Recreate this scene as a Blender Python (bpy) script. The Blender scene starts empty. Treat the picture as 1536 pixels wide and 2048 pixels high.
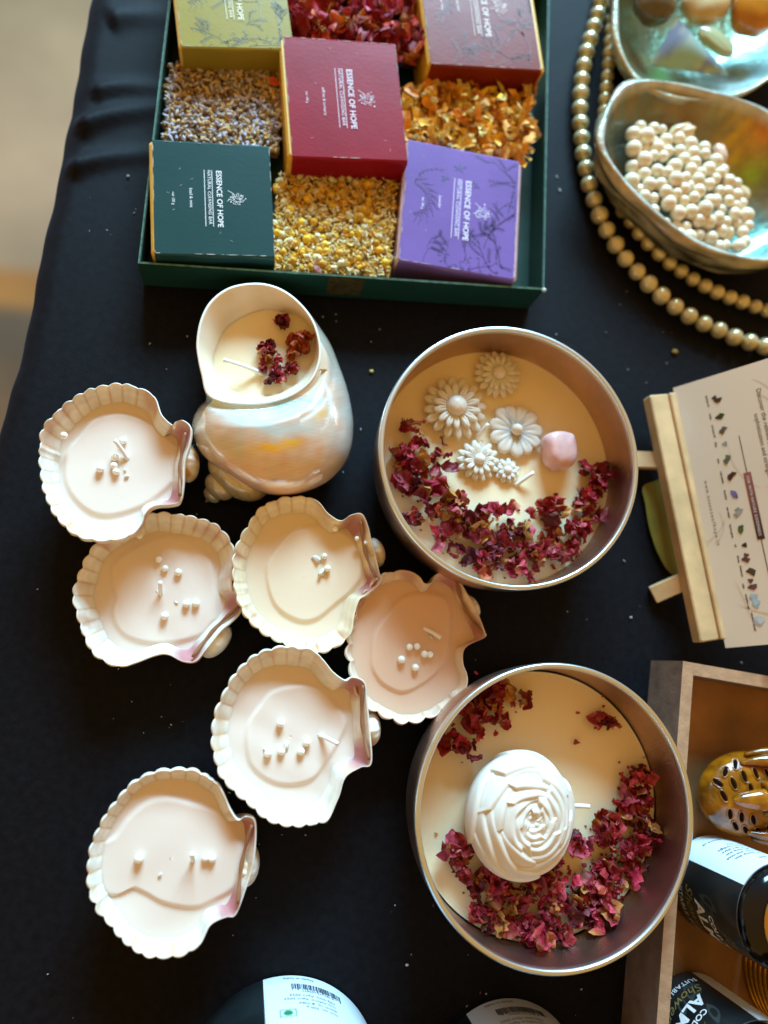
import bpy, math, random
import numpy as np
from mathutils import Vector, Matrix, Euler

rng = np.random.default_rng(7)
random.seed(7)
SC = bpy.context.scene
COL = SC.collection
S = 0.01                       # all shapes below are written in centimetres

# ------------------------------------------------------------------ camera
W0, H0, FPX = 1536., 2048., 1480.
NAD = (486.24, 1307.6)         # where the plumb line under the lens meets the picture
CAMH = 28.5

def _basis():
    n = np.array([NAD[0]-W0/2, -(NAD[1]-H0/2), -FPX]); n /= np.linalg.norm(n)
    Z = -n
    X = np.array([1., 0, 0]) - Z*Z[0]; X /= np.linalg.norm(X)
    return np.array([X, np.cross(Z, X), Z])
RB = _basis()
cam = bpy.data.cameras.new('camera')
cam.sensor_fit = 'VERTICAL'; cam.sensor_height = 36.0
cam.lens = 36.0*FPX/H0
cam.clip_start = 0.01; cam.clip_end = 20
camo = bpy.data.objects.new('camera', cam); COL.objects.link(camo)
m4 = Matrix([[*RB[0], 0], [*RB[1], 0], [*RB[2], CAMH*S], [0, 0, 0, 1]])
camo.matrix_world = m4
cam.dof.use_dof = True
cam.dof.focus_distance = 0.262
cam.dof.aperture_fstop = 4.6
SC.camera = camo

# ------------------------------------------------------------------ light
world = bpy.data.worlds.new('World'); SC.world = world; world.use_nodes = True
nt = world.node_tree; nt.nodes.clear()
wo = nt.nodes.new('ShaderNodeOutputWorld'); bg = nt.nodes.new('ShaderNodeBackground')
tc = nt.nodes.new('ShaderNodeTexCoord'); sp = nt.nodes.new('ShaderNodeSeparateXYZ')
rp = nt.nodes.new('ShaderNodeValToRGB')
nt.links.new(tc.outputs['Generated'], sp.inputs[0])
mr = nt.nodes.new('ShaderNodeMapRange'); mr.inputs[1].default_value = -1; mr.inputs[2].default_value = 1
nt.links.new(sp.outputs['Y'], mr.inputs[0]); nt.links.new(mr.outputs[0], rp.inputs[0])
rp.color_ramp.elements[0].color = (1.0, 0.54, 0.14, 1)
rp.color_ramp.elements[0].position = 0.25
rp.color_ramp.elements[1].color = (0.50, 0.62, 0.78, 1)
rp.color_ramp.elements[1].position = 0.95
e_ = rp.color_ramp.elements.new(0.72); e_.color = (1.0, 0.55, 0.15, 1)
nt.links.new(rp.outputs[0], bg.inputs[0]); bg.inputs[1].default_value = 0.68
nt.links.new(bg.outputs[0], wo.inputs[0])

def area(name, loc, target, sx, sy, power, color):
    l = bpy.data.lights.new(name, 'AREA'); l.shape = 'RECTANGLE'; l.size = sx; l.size_y = sy
    l.energy = power; l.color = color
    o = bpy.data.objects.new(name, l); COL.objects.link(o)
    o.location = loc
    d = Vector(target)-Vector(loc)
    o.rotation_euler = d.to_track_quat('-Z', 'Y').to_euler()
    return o
area('window_light', (0.28, 1.75, 0.86), (0.04, 0.05, 0), 0.95, 0.60, 128.0, (0.42, 0.76, 1.0))

SC.view_settings.view_transform = 'Standard'
try: SC.view_settings.look = 'None'
except Exception: pass
SC.view_settings.exposure = -0.20
SC.view_settings.gamma = 1.0

# ------------------------------------------------------------------ helpers
def P(px, py, z=0.):
    """the point at height z (cm) seen at this place of the photograph"""
    d = RB @ np.array([px-W0/2, -(py-H0/2), -FPX])
    t = (CAMH-z)/-d[2]
    return np.array([d[0]*t, d[1]*t, z])
def P2(px, py, z=0.): return P(px, py, z)[:2]

def lin(r, g, b):
    f = lambda c: (c/255/12.92) if c/255 <= .04045 else ((c/255+.055)/1.055)**2.4
    return (f(r), f(g), f(b))

class M:
    """collects geometry in centimetres"""
    def __init__(s): s.v = []; s.f = []; s.c = []; s.n = 0; s.m = []
    def add(s, v, f, c=None, mi=0):
        v = np.asarray(v, float).reshape(-1, 3)
        s.v.append(v)
        s.f += [tuple(int(i)+s.n for i in q) for q in f]
        s.m += [mi]*len(f)
        c = (1, 1, 1) if c is None else c
        c = np.asarray(c, float)
        s.c.append(np.tile(c[:3], (len(v), 1)) if c.ndim == 1 else c[:, :3])
        s.n += len(v)
        return s

def build(m, name, mats, root=None, smooth=True, top=None):
    v = np.vstack(m.v)*S
    org = Vector((0, 0, 0))
    if root is not None: org = Vector(root['_o'])
    elif top is not None: org = Vector(top)*S
    v = v-np.array(org)
    me = bpy.data.meshes.new(name)
    me.from_pydata(v.tolist(), [], m.f)
    if not isinstance(mats, (list, tuple)): mats = [mats]
    for k in mats: me.materials.append(k)
    if len(mats) > 1: me.polygons.foreach_set('material_index', m.m)
    ca = me.color_attributes.new('Col', 'FLOAT_COLOR', 'POINT')
    cc = np.ones((len(v), 4)); cc[:, :3] = np.vstack(m.c)
    ca.data.foreach_set('color', cc.ravel())
    me.polygons.foreach_set('use_smooth', [bool(smooth)]*len(me.polygons))
    me.update(); me.validate()
    o = bpy.data.objects.new(name, me); COL.objects.link(o)
    if root is not None: o.parent = root
    else: o.location = org
    o['_o'] = tuple(org)
    return o

def tag(o, label=None, cat=None, group=None, kind=None):
    if label: o['label'] = label
    if cat: o['category'] = cat
    if group: o['group'] = group
    if kind: o['kind'] = kind
    return o
def thing(name, label, cat, loc, group=None):
    o = bpy.data.objects.new(name, None); COL.objects.link(o)
    o.location = Vector([float(q)*S for q in loc]); o.empty_display_size = 0.01
    o['_o'] = tuple(o.location)
    return tag(o, label, cat, group)

# --- materials
def mat(name, color=(.8, .8, .8), rough=.5, metal=0., sss=0., sssr=(1, .6, .35), ssss=.003, attr=False,
        noise=None, bump=None, coat=0., sheen=0., trans=0., ior=1.45, thin=None, spec=.5, alpha=None, emit=None):
    m = bpy.data.materials.new(name); m.use_nodes = True
    n = m.node_tree; b = n.nodes['Principled BSDF']
    b.inputs['Roughness'].default_value = rough
    b.inputs['Metallic'].default_value = metal
    b.inputs['IOR'].default_value = ior
    b.inputs['Specular IOR Level'].default_value = spec
    b.inputs['Coat Weight'].default_value = coat
    b.inputs['Coat Roughness'].default_value = .08
    b.inputs['Transmission Weight'].default_value = trans
    if sheen:
        b.inputs['Sheen Weight'].default_value = sheen
        b.inputs['Sheen Roughness'].default_value = .4
        b.inputs['Sheen Tint'].default_value = (.55, .7, 1, 1)
    if sss:
        b.inputs['Subsurface Weight'].default_value = sss
        b.inputs['Subsurface Radius'].default_value = sssr
        b.inputs['Subsurface Scale'].default_value = ssss
    if thin:
        b.inputs['Thin Film Thickness'].default_value = thin
        b.inputs['Thin Film IOR'].default_value = 1.6
    tcn = n.nodes.new('ShaderNodeTexCoord')
    src = None
    if attr:
        a = n.nodes.new('ShaderNodeAttribute'); a.attribute_name = 'Col'; src = a.outputs['Color']
        if color != (.8, .8, .8):
            mx = n.nodes.new('ShaderNodeMix'); mx.data_type = 'RGBA'; mx.blend_type = 'MULTIPLY'
            mx.inputs[0].default_value = 1; n.links.new(src, mx.inputs[6]); mx.inputs[7].default_value = (*color, 1)
            src = mx.outputs[2]
    if noise:      # (scale per metre, amount, detail)  multiplies the colour
        tx = n.nodes.new('ShaderNodeTexNoise'); tx.inputs['Scale'].default_value = noise[0]
        tx.inputs['Detail'].default_value = noise[2] if len(noise) > 2 else 4
        n.links.new(tcn.outputs['Object'], tx.inputs['Vector'])
        r = n.nodes.new('ShaderNodeMapRange')
        r.inputs[1].default_value = .3; r.inputs[2].default_value = .7
        r.inputs[3].default_value = 1-noise[1]; r.inputs[4].default_value = 1+noise[1]*.6
        n.links.new(tx.outputs[0], r.inputs[0])
        mx = n.nodes.new('ShaderNodeMix'); mx.data_type = 'RGBA'; mx.blend_type = 'MULTIPLY'
        mx.inputs[0].default_value = 1
        if src is not None: n.links.new(src, mx.inputs[6])
        else: mx.inputs[6].default_value = (*color, 1)
        n.links.new(r.outputs[0], mx.inputs[7])
        src = mx.outputs[2]
    if src is not None: n.links.new(src, b.inputs['Base Color'])
    else: b.inputs['Base Color'].default_value = (*color, 1)
    if bump:       # list of (scale, distance m, strength)
        prev = None
        for sc_, di, st in (bump if isinstance(bump, list) else [bump]):
            tx = n.nodes.new('ShaderNodeTexNoise'); tx.inputs['Scale'].default_value = sc_
            tx.inputs['Detail'].default_value = 4
            n.links.new(tcn.outputs['Object'], tx.inputs['Vector'])
            bp = n.nodes.new('ShaderNodeBump'); bp.inputs['Strength'].default_value = st
            bp.inputs['Distance'].default_value = di
            n.links.new(tx.outputs[0], bp.inputs['Height'])
            if prev is not None: n.links.new(prev, bp.inputs['Normal'])
            prev = bp.outputs[0]
        n.links.new(prev, b.inputs['Normal'])
    if emit:
        b.inputs['Emission Color'].default_value = (*emit, 1); b.inputs['Emission Strength'].default_value = 1
    return m

def grid_faces(nu, nv, wrapu=False, wrapv=False, off=0):
    f = []
    for i in range(nu if wrapu else nu-1):
        for j in range(nv if wrapv else nv-1):
            a = i*nv+j; b = ((i+1) % nu)*nv+j; c = ((i+1) % nu)*nv+(j+1) % nv; d = i*nv+(j+1) % nv
            f.append((a+off, b+off, c+off, d+off))
    return f

def lathe(m, prof, cx, cy, n=96, col=None, capb=False, capt=False, mi=0, wob=None):
    prof = np.asarray(prof, float)
    t = np.linspace(0, 2*np.pi, n, endpoint=False)
    v = np.zeros((n, len(prof), 3))
    r = prof[None, :, 0]*np.ones((n, 1))
    if wob is not None: r = r*wob(t[:, None], prof[None, :, 1])
    v[..., 0] = cx+r*np.cos(t)[:, None]
    v[..., 1] = cy+r*np.sin(t)[:, None]
    v[..., 2] = prof[None, :, 1]
    f = grid_faces(n, len(prof), wrapu=True)
    if capb: f.append(tuple(i*len(prof) for i in range(n))[::-1])
    if capt: f.append(tuple(i*len(prof)+len(prof)-1 for i in range(n)))
    m.add(v, f, col, mi)

def box(m, c, u, v, w, col=None, mi=0, bev=0.):
    """centre, three half-axis vectors, chamfered edges"""
    c, u, v, w = [np.asarray(q, float) for q in (c, u, v, w)]
    if bev <= 0:
        pts = [c+a*u+b*v+d*w for d in (-1, 1) for a, b in ((-1, -1), (1, -1), (1, 1), (-1, 1))]
        f = [(3, 2, 1, 0), (4, 5, 6, 7), (0, 1, 5, 4), (1, 2, 6, 5), (2, 3, 7, 6), (3, 0, 4, 7)]
        m.add(pts, f, col, mi); return
    lu, lv, lw = [np.linalg.norm(q) for q in (u, v, w)]
    U, V, Wd = u/lu, v/lv, w/lw
    pts = []; rings = []
    def ring(hu, hv, z):
        # rounded rectangle of 8 pts
        b = bev
        P_ = [(-hu+b*.0, -hv+b), (-hu+b, -hv), (hu-b, -hv), (hu, -hv+b), (hu, hv-b), (hu-b, hv), (-hu+b, hv), (-hu, hv-b)]
        return [c+U*a+V*d+Wd*z for a, d in P_]
    levels = [(-lw, bev), (-lw+bev, 0), (lw-bev, 0), (lw, bev)]
    for z, ins in levels: rings.append(ring(lu-ins, lv-ins, z))
    v_ = np.array(rings).reshape(-1, 3)
    f = []
    for k in range(3):
        for i in range(8):
            f.append((k*8+i, k*8+(i+1) % 8, (k+1)*8+(i+1) % 8, (k+1)*8+i))
    f.append(tuple(range(7, -1, -1))); f.append(tuple(24+i for i in range(8)))
    m.add(v_, f, col, mi)

def tube(m, pts, r, n=8, col=None, caps=True, mi=0):
    pts = np.asarray(pts, float); k = len(pts)
    r = np.ones(k)*r if np.isscalar(r) else np.asarray(r, float)
    t = np.gradient(pts, axis=0); t /= np.linalg.norm(t, axis=1)[:, None]+1e-12
    up = np.array([0.13, 0.21, 1.]);
    a = np.cross(t, up); a /= np.linalg.norm(a, axis=1)[:, None]+1e-9
    b = np.cross(t, a)
    th = np.linspace(0, 2*np.pi, n, endpoint=False)
    v = pts[:, None]+r[:, None, None]*(np.cos(th)[None, :, None]*a[:, None]+np.sin(th)[None, :, None]*b[:, None])
    f = grid_faces(k, n, wrapv=True)
    if caps: f += [tuple(range(n)), tuple((k-1)*n+i for i in range(n))[::-1]]
    m.add(v, f, col, mi)

def sphere_vf(nu=12, nv=8):
    v = []; f = []
    for j in range(nv+1):
        ph = math.pi*j/nv
        for i in range(nu):
            th = 2*math.pi*i/nu
            v.append((math.sin(ph)*math.cos(th), math.sin(ph)*math.sin(th), math.cos(ph)))
    for j in range(nv):
        for i in range(nu):
            f.append((j*nu+i, (j+1)*nu+i, (j+1)*nu+(i+1) % nu, j*nu+(i+1) % nu))
    return np.array(v), f
SPH = sphere_vf(20, 14); SPL = sphere_vf(8, 5)
def ball(m, c, r, col=None, sph=None, rot=None, mi=0):
    v, f = sph or SPH
    v = v*np.asarray(r if not np.isscalar(r) else (r, r, r))
    if rot is not None: v = v @ np.array(rot).T
    m.add(v+np.asarray(c), f, col, mi)
def rotm(x, y, z): return np.array(Euler((x, y, z)).to_matrix())

def sm_noise(p, seed=0, k=5):
    """smooth pseudo-noise in [-1,1] for arrays of points"""
    g = np.random.default_rng(seed); r = 0
    for i in range(k):
        d = g.normal(size=p.shape[-1]); r = r+np.sin(p @ d*(1+.35*i)+g.uniform(0, 6.28))
    return r/k*1.6

def spline(pts, n, closed=True):
    p = np.asarray(pts, float); k = len(p); out = []
    segs = k if closed else k-1
    per = 14
    for i in range(segs):
        p0 = p[(i-1) % k] if closed or i > 0 else p[0]
        p1 = p[i]; p2 = p[(i+1) % k]
        p3 = p[(i+2) % k] if closed or i+2 < k else p[-1]
        for j in range(per):
            t = j/per
            out.append(.5*((2*p1)+(-p0+p2)*t+(2*p0-5*p1+4*p2-p3)*t*t+(-p0+3*p1-3*p2+p3)*t**3))
    if not closed: out.append(p[-1])
    out = np.array(out)
    q = np.vstack([out, out[:1]]) if closed else out
    d = np.r_[0, np.cumsum(np.linalg.norm(np.diff(q, axis=0), axis=1))]
    s = np.linspace(0, d[-1], n+1)[:-1] if closed else np.linspace(0, d[-1], n)
    return np.stack([np.interp(s, d, q[:, i]) for i in range(p.shape[1])], 1)

# --- writing
_tc = {}
def text_vf(s, size=1., shear=0., bold=0., spacing=1., align='LEFT'):
    k = (s, shear, bold, spacing, align)
    if k not in _tc:
        cu = bpy.data.curves.new('t', 'FONT'); cu.body = s; cu.size = 1; cu.shear = shear
        cu.offset = bold; cu.space_character = spacing; cu.align_x = align; cu.resolution_u = 3
        o = bpy.data.objects.new('t', cu); COL.objects.link(o)
        dg = bpy.context.evaluated_depsgraph_get(); dg.update()
        me = o.evaluated_get(dg).to_mesh()
        v = np.array([x.co[:] for x in me.vertices]).reshape(-1, 3); f = [tuple(p.vertices) for p in me.polygons]
        o.evaluated_get(dg).to_mesh_clear()
        bpy.data.objects.remove(o); bpy.data.curves.remove(cu)
        _tc[k] = (v, f)
    v, f = _tc[k]
    return v*size, f
def put_text(m, s, size, fn, x=0, y=0, col=None, **kw):
    """fn maps (x, y) arrays in cm of label space to points"""
    v, f = text_vf(s, size, **kw)
    if len(v) == 0: return
    m.add(fn(v[:, 0]+x, v[:, 1]+y), f, col)
def put_poly(m, pts, fn, col=None):
    pts = np.asarray(pts, float); m.add(fn(pts[:, 0], pts[:, 1]), [tuple(range(len(pts)))], col)
def put_line(m, pts, w, fn, col=None):
    """a drawn stroke: ribbon of width w (number or per-point)"""
    p = np.asarray(pts, float)
    t = np.gradient(p, axis=0); t /= np.linalg.norm(t, axis=1)[:, None]+1e-9
    nn = np.stack([-t[:, 1], t[:, 0]], 1); w = (np.ones(len(p))*w)[:, None]/2
    a = p+nn*w; b = p-nn*w
    v = np.empty((2*len(p), 2)); v[0::2] = a; v[1::2] = b
    m.add(fn(v[:, 0], v[:, 1]), [(2*i, 2*i+1, 2*i+3, 2*i+2) for i in range(len(p)-1)], col)

# ------------------------------------------------------------------ materials
WAX = mat('cream_wax', lin(249, 229, 192), .42, sss=.5, sssr=(1, .6, .35), ssss=.004, bump=[(180, .0004, .3), (40, .0012, .3)], spec=.4)
WAXS = mat('pale_wax', lin(236, 221, 208), .38, sss=.45, sssr=(1, .7, .5), ssss=.0025, bump=[(150, .0004, .2)], spec=.45)
WAXW = mat('white_wax', lin(229, 223, 211), .4, sss=.5, sssr=(1, .75, .5), ssss=.0018, bump=[(300, .0003, .2)], spec=.4)
WICK = mat('cotton_wick', lin(246, 248, 250), .6)
PEARL = mat('pearl', (.8, .8, .8), .16, sss=.3, ssss=.001, attr=True, coat=.9)
BEAD = mat('golden_pearl', (.8, .8, .8), .22, metal=.35, attr=True, coat=.8, ior=1.5, noise=(300, .1))
SHELL = mat('cockle_shell', (.8, .8, .8), .45, sss=.35, sssr=(1, .6, .35), ssss=.001, attr=True, noise=(160, .12, 6), bump=[(500, .0003, .35)], spec=.5)
TINM = mat('rosy_tin', lin(204, 174, 160), .30, metal=1.0, noise=(60, .22), bump=[(260, .0003, .25)])
def dots(m, su, sv, st):
    n = m.node_tree; b = n.nodes['Principled BSDF']; tc_ = n.nodes.new('ShaderNodeTexCoord'); sp_ = n.nodes.new('ShaderNodeSeparateXYZ'); n.links.new(tc_.outputs['Object'], sp_.inputs[0])
    at = n.nodes.new('ShaderNodeMath'); at.operation = 'ARCTAN2'; n.links.new(sp_.outputs['Y'], at.inputs[0]); n.links.new(sp_.outputs['X'], at.inputs[1])
    cb = n.nodes.new('ShaderNodeCombineXYZ')
    for o_, k_, i_ in ((at.outputs[0], su, 0), (sp_.outputs['Z'], sv, 1)):
        q_ = n.nodes.new('ShaderNodeMath'); q_.operation = 'MULTIPLY'; q_.inputs[1].default_value = k_; n.links.new(o_, q_.inputs[0]); n.links.new(q_.outputs[0], cb.inputs[i_])
    vo = n.nodes.new('ShaderNodeTexVoronoi'); vo.inputs['Scale'].default_value = 1; vo.inputs['Randomness'].default_value = .45; n.links.new(cb.outputs[0], vo.inputs['Vector'])
    bp = n.nodes.new('ShaderNodeBump'); bp.inputs['Strength'].default_value = st; bp.inputs['Distance'].default_value = .0004; n.links.new(vo.outputs['Distance'], bp.inputs['Height'])
    old = b.inputs['Normal'].links[0].from_socket; n.links.new(old, bp.inputs['Normal']); n.links.new(bp.outputs[0], b.inputs['Normal'])
dots(TINM, 70, 1300, .55)
RIM = mat('silver_rim', lin(228, 240, 246), .32, metal=1.0)  # bluish tint: the window's cool reflection put into the silver colour
PETAL = mat('dried_petal', (.8, .8, .8), .55, attr=True, noise=(900, .35, 6), bump=[(1200, .0004, .7)], sss=.1, ssss=.001)
PILE = mat('dried_flowers', (.8, .8, .8), .6, attr=True, sss=.15, ssss=.001, noise=(900, .12, 4), bump=[(1500, .0003, .5)])

# ------------------------------------------------------------------ setting
def cloth_z(x, y):
    z = -0.02+0*x
    # soft folds that run in from the table edge, top left
    for (px1, py1, px2, py2, px3, py3, w, h) in ((182, 190, 225, 163, 330, 178, .42, .22), (152, 262, 205, 225, 330, 215, .5, .3),
                                                 (135, 345, 180, 312, 330, 306, .45, .26), (215, 40, 250, 25, 330, 30, .6, .2)):
        a, b, c = P2(px1, py1), P2(px2, py2), P2(px3, py3)
        t = np.linspace(0, 1, 24)[:, None]
        cv = (1-t)**2*a+2*t*(1-t)*b+t*t*c
        d = np.full(x.shape, 1e9); s = np.zeros(x.shape)
        for i, q in enumerate(cv):
            dd = (x-q[0])**2+(y-q[1])**2
            k = dd < d; d = np.where(k, dd, d); s = np.where(k, t[i, 0], s)
        z = z+h*1.7*np.exp(-d/(w*w)*1.5)*(1-.8*s)*np.clip(s/.15, 0, 1)
    z = z+.03*np.sin(x*.35+1)*np.sin(y*.3)
    # falls away over the left edge of the table
    ex = edge_x(y)
    dx = ex-x
    z = z-np.where(dx > -.9, ((dx+.9)/.9)**2*.45, 0)
    z = z-np.maximum(dx, 0)*9
    return z
EP = np.array([P2(200, -120, -.4), P2(184, 0, -.4), P2(155, 120, -.4), P2(142, 235, -.4), P2(116, 340, -.4), P2(92, 470, -.4), P2(56, 630, -.4),
               P2(35, 745, -.4), P2(0, 850, -.4), P2(-60, 1050, -.4)])
def edge_x(y):
    o = np.argsort(EP[:, 1])
    e = np.interp(y, EP[o, 1], EP[o, 0])
    return e-np.where(y < EP[:, 1].min(), (EP[:, 1].min()-y)*.35, 0)+.05*np.sin(y*1.1)+.02*np.sin(y*2.9+1)
nx, ny = 330, 330
uu = np.linspace(0, 1, nx); yy = np.linspace(-28, 50, ny)
X = np.zeros((nx, ny)); Y = np.tile(yy, (nx, 1))
ex = edge_x(yy)
X = (ex-.9)[None, :]+(45-(ex-.9))[None, :]*(uu[:, None]**1.25)
Z = cloth_z(X, Y)
# the hanging side: first column goes far down
v = np.stack([X, Y, Z], -1)
v[0, :, 0] = v[1, :, 0]-.15; v[0, :, 2] = -45
m = M(); m.add(v, grid_faces(nx, ny))
CL = mat('black_cloth', (.0040, .0043, .0064), .6, noise=(350, .5, 8), bump=[(2500, .0002, .6), (60, .001, .15)], sheen=.05, spec=.14)
tag(build(m, 'tablecloth', CL), 'black felt cloth covering the table, with soft folds near its left edge', 'tablecloth')
m = M()
n_ = 60; g = np.linspace(-1, 1, n_)
gx, gy = np.meshgrid(g*250, g*250, indexing='ij')
m.add(np.stack([gx, gy, gx*0-75], -1), grid_faces(n_, n_))
FL = mat('floor_stone', lin(176, 152, 128), .8, noise=(3.5, .35, 3))
n = FL.node_tree
# an ochre painted band crossing the pavement
tcn = n.nodes.new('ShaderNodeTexCoord'); sx = n.nodes.new('ShaderNodeSeparateXYZ'); n.links.new(tcn.outputs['Object'], sx.inputs[0])
ramp = n.nodes.new('ShaderNodeValToRGB'); mr = n.nodes.new('ShaderNodeMapRange')
mr.inputs[1].default_value = -.6; mr.inputs[2].default_value = 1.6
n.links.new(sx.outputs['Y'], mr.inputs[0]); n.links.new(mr.outputs[0], ramp.inputs[0])
cr = ramp.color_ramp
def fy(py): return float((P(20, py, -75)[1]*S+.6)/2.2)
cols = [(900, lin(150, 112, 70)), (800, lin(140, 112, 84)), (690, lin(112, 96, 78)), (630, lin(116, 100, 82)), (600, lin(190, 140, 72)),
        (555, lin(184, 132, 66)), (520, lin(178, 158, 136)), (350, lin(190, 168, 146)), (0, lin(172, 155, 130))]
cols = sorted([(min(max(fy(a), 0), 1), tuple(q*w_ for q, w_ in zip(b, (.62, .50, .38)))) for a, b in cols])
cr.elements[0].position = cols[0][0]; cr.elements[0].color = (*cols[0][1], 1)
cr.elements[1].position = cols[-1][0]; cr.elements[1].color = (*cols[-1][1], 1)
for a, b in cols[1:-1]:
    q = cr.elements.new(a); q.color = (*b, 1)
mxn = [q for q in n.nodes if q.type == 'MIX'][0]
n.links.new(ramp.outputs[0], mxn.inputs[6])
tag(build(m, 'floor', FL), kind='structure')

# ------------------------------------------------------------------ shells with wax
def cockle(label, out_px, zr, cpx, pool_px, ears, umbo, pearls, wick, stain, depth=1.75, ribs=56, teeth=.034, wax=.815,
           spots=(), waxcol=None, rimcol=None, bits=()):
    NM = 480
    cp = P2(*cpx, zr)
    O = spline([P2(x, y, zr) for x, y in out_px], NM)
    if np.sum(O[:, 0]*np.roll(O[:, 1], -1)-np.roll(O[:, 0], -1)*O[:, 1]) < 0: O = O[::-1]
    root = thing('shell_candle', label, 'candle', (cp[0], cp[1], 0), 'cockle shell candles')
    U = P2(*umbo[:2], zr)
    hd = (U-cp)/np.linalg.norm(U-cp)
    rel = O-cp; R = np.linalg.norm(rel, axis=1)
    cosh = (rel @ hd)/R
    rib = np.clip((.62-cosh)/.35, 0, 1)                       # 1 where the fan has ribs, 0 at the hinge
    Ub = cp+hd*np.linalg.norm(U-cp)*.95
    ph = np.arctan2((O-Ub) @ np.array([-hd[1], hd[0]]), (O-Ub) @ hd)
    ph = np.where(ph < 0, ph+2*np.pi, ph)
    phase = ph*ribs*1.15
    E = np.array([P2(*e[:2], zr) for e in ears]); er = np.array([e[2] for e in ears])*.021
    def earmask(q):
        k = np.zeros(len(q))
        for e, r in zip(E, er): k = np.maximum(k, np.clip(1.5-np.linalg.norm(q-e, axis=1)/r, 0, 1))
        return k
    white = np.array(rimcol or lin(234, 230, 219)); tan = np.array(lin(206, 172, 124)); brown = np.array(stain)
    purple = np.array(lin(186, 124, 124)); seed = int(abs(out_px[0][0]*7+out_px[0][1]))
    def zprof(s): return zr-depth*(1-s**2.7)
    # every shell grew differently: uneven ribs, small chips, a wavy lip
    gs = np.random.default_rng(seed); tt = np.arange(NM)/NM*2*np.pi
    phase = phase+.9*np.sin(ph*3+seed)+.5*np.sin(ph*7+seed*2)
    jit = .012*np.sin(tt*9+gs.uniform(0, 6))+.008*np.sin(tt*17+gs.uniform(0, 6))
    for _ in range(7):
        a0 = gs.uniform(0, 6.28); d0 = (tt-a0+np.pi) % (2*np.pi)-np.pi; jit = jit-gs.uniform(.015, .05)*np.exp(-(d0/gs.uniform(.02, .05))**2)
    O = O+rel/R[:, None]*(jit*rib)[:, None]; rel = O-cp; R = np.linalg.norm(rel, axis=1)
    ribamp = .7+.5*np.sin(tt*2+gs.uniform(0, 6))*.5
    rows = []; cols = []
    # inside, from the bottom up to the rim, then outside down to the table
    ss = [.05, .3, .5, .65, .72, .76, .79, .82, .845, .87, .90, .93, .955, .975, .99, 1.0]
    rz = .06*np.sin(np.arange(NM)/NM*2*np.pi*3+seed)+.05*np.sin(np.arange(NM)/NM*2*np.pi*2)
    for s in ss:
        q = cp+rel*s
        k = np.clip((s-.74)/.16, 0, 1)
        rr = 2*np.abs(np.sin(phase/2))**.8-1
        q = q+rel/R[:, None]*(rr*teeth*k*k*rib)[:, None]
        z = zprof(s)+rz*np.clip((s-.6)/.4, 0, 1)+rr*.075*k*rib*ribamp
        rows.append(np.c_[q, z])
        em = earmask(q)[:, None]*np.clip((s-.7)/.15, 0, 1)
        groove = (np.clip(-rr, 0, 1)*k*rib)[:, None]
        nz = np.clip(sm_noise(np.c_[q*2.1, z*.3], seed)*1.7-.25+.35*np.clip(-rr, -1, 1), 0, 1)[:, None]*np.clip((s-.82)/.1, 0, 1)
        c = white*(1-groove*.75)+tan*groove*.75
        gb = .06*np.sin(s*90+3*np.sin(tt*2+seed))[:, None]*np.clip((s-.82)/.1, 0, 1); c = c*(1+gb)
        c = c*(1-nz*.6)+brown*nz*.6
        c = c*(1-em)+purple*em
        if s == 1.0: c = c*.45+white*.55
        cols.append(c)
    for qx, zf in ((1.015, .985), (1.02, .9), (1.0, .75), (.94, .55), (.84, .35), (.68, .15), (.5, .03), (.42, 0.)):
        q = cp+rel*qx
        rr = 2*np.abs(np.sin(phase/2))**.8-1
        q = q+rel/R[:, None]*(rr*teeth*1.3*rib*np.clip(zf*1.5, 0, 1))[:, None]
        z = zr*zf+rz*zf
        rows.append(np.c_[q, z]); nz = np.clip(sm_noise(np.c_[q, z], seed+5), 0, 1)[:, None]
        cols.append(white*(1-.6*nz)+brown*.6*nz)
    rows = np.array(rows); cols = np.array(cols)
    sh = M(); nr = len(rows)
    f = grid_faces(nr, NM, wrapv=True)
    f.append(tuple(range(NM))[::-1]); f.append(tuple((nr-1)*NM+i for i in range(NM)))
    sh.add(rows.reshape(-1, 3), f, cols.reshape(-1, 3))
    build(sh, 'shell', SHELL, root)
    # the beak behind the hinge
    ub = M(); uz = zr*.44
    upx, upy, ur = umbo
    uc = P(upx, upy, uz); uR = ur*.0145
    a = math.atan2(hd[1], hd[0])
    vv, ff = sphere_vf(48, 24)
    cc = np.ones((len(vv), 3))*np.array(lin(250, 246, 232))
    k = np.clip(sm_noise(vv*1.5, seed+9)*1.2-.3, 0, 1)[:, None]
    cc = cc*(1-k)+np.array(lin(214, 160, 62))*k
    rr = 1+.03*np.cos(np.arctan2(vv[:, 2], vv[:, 1])*15)*(1-np.abs(vv[:, 0]))
    w = vv*rr[:, None]*np.array([uR*1.2, uR*1.95, uz*.98]) @ rotm(0, 0, a).T
    ub.add(w+uc-np.r_[hd*uR*.18, 0], ff, cc)
    build(ub, 'umbo', SHELL, root)
    # hinge band between the ears
    if len(ears) >= 2:
        h = M(); A = np.array(P(*ears[0][3:5], zr-.02)); B = np.array(P(*ears[1][3:5], zr-.02))
        t = np.linspace(0, 1, 20)[:, None]
        pp = A*(1-t)+B*t; pp[:, :2] += np.outer(np.sin(t[:, 0]*np.pi)*-.1, hd); pp[:, 2] -= np.sin(t[:, 0]*np.pi)*.22
        tube(h, pp, .05+.03*np.sin(t[:, 0]*9)**2, 8, lin(150, 104, 72))
        build(h, 'hinge', SHELL, root)
    # wax: one poured surface with the raised second pour
    lvl = zprof(wax)+.0
    pool = spline([P2(x, y, lvl) for x, y in pool_px], 300)
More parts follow.
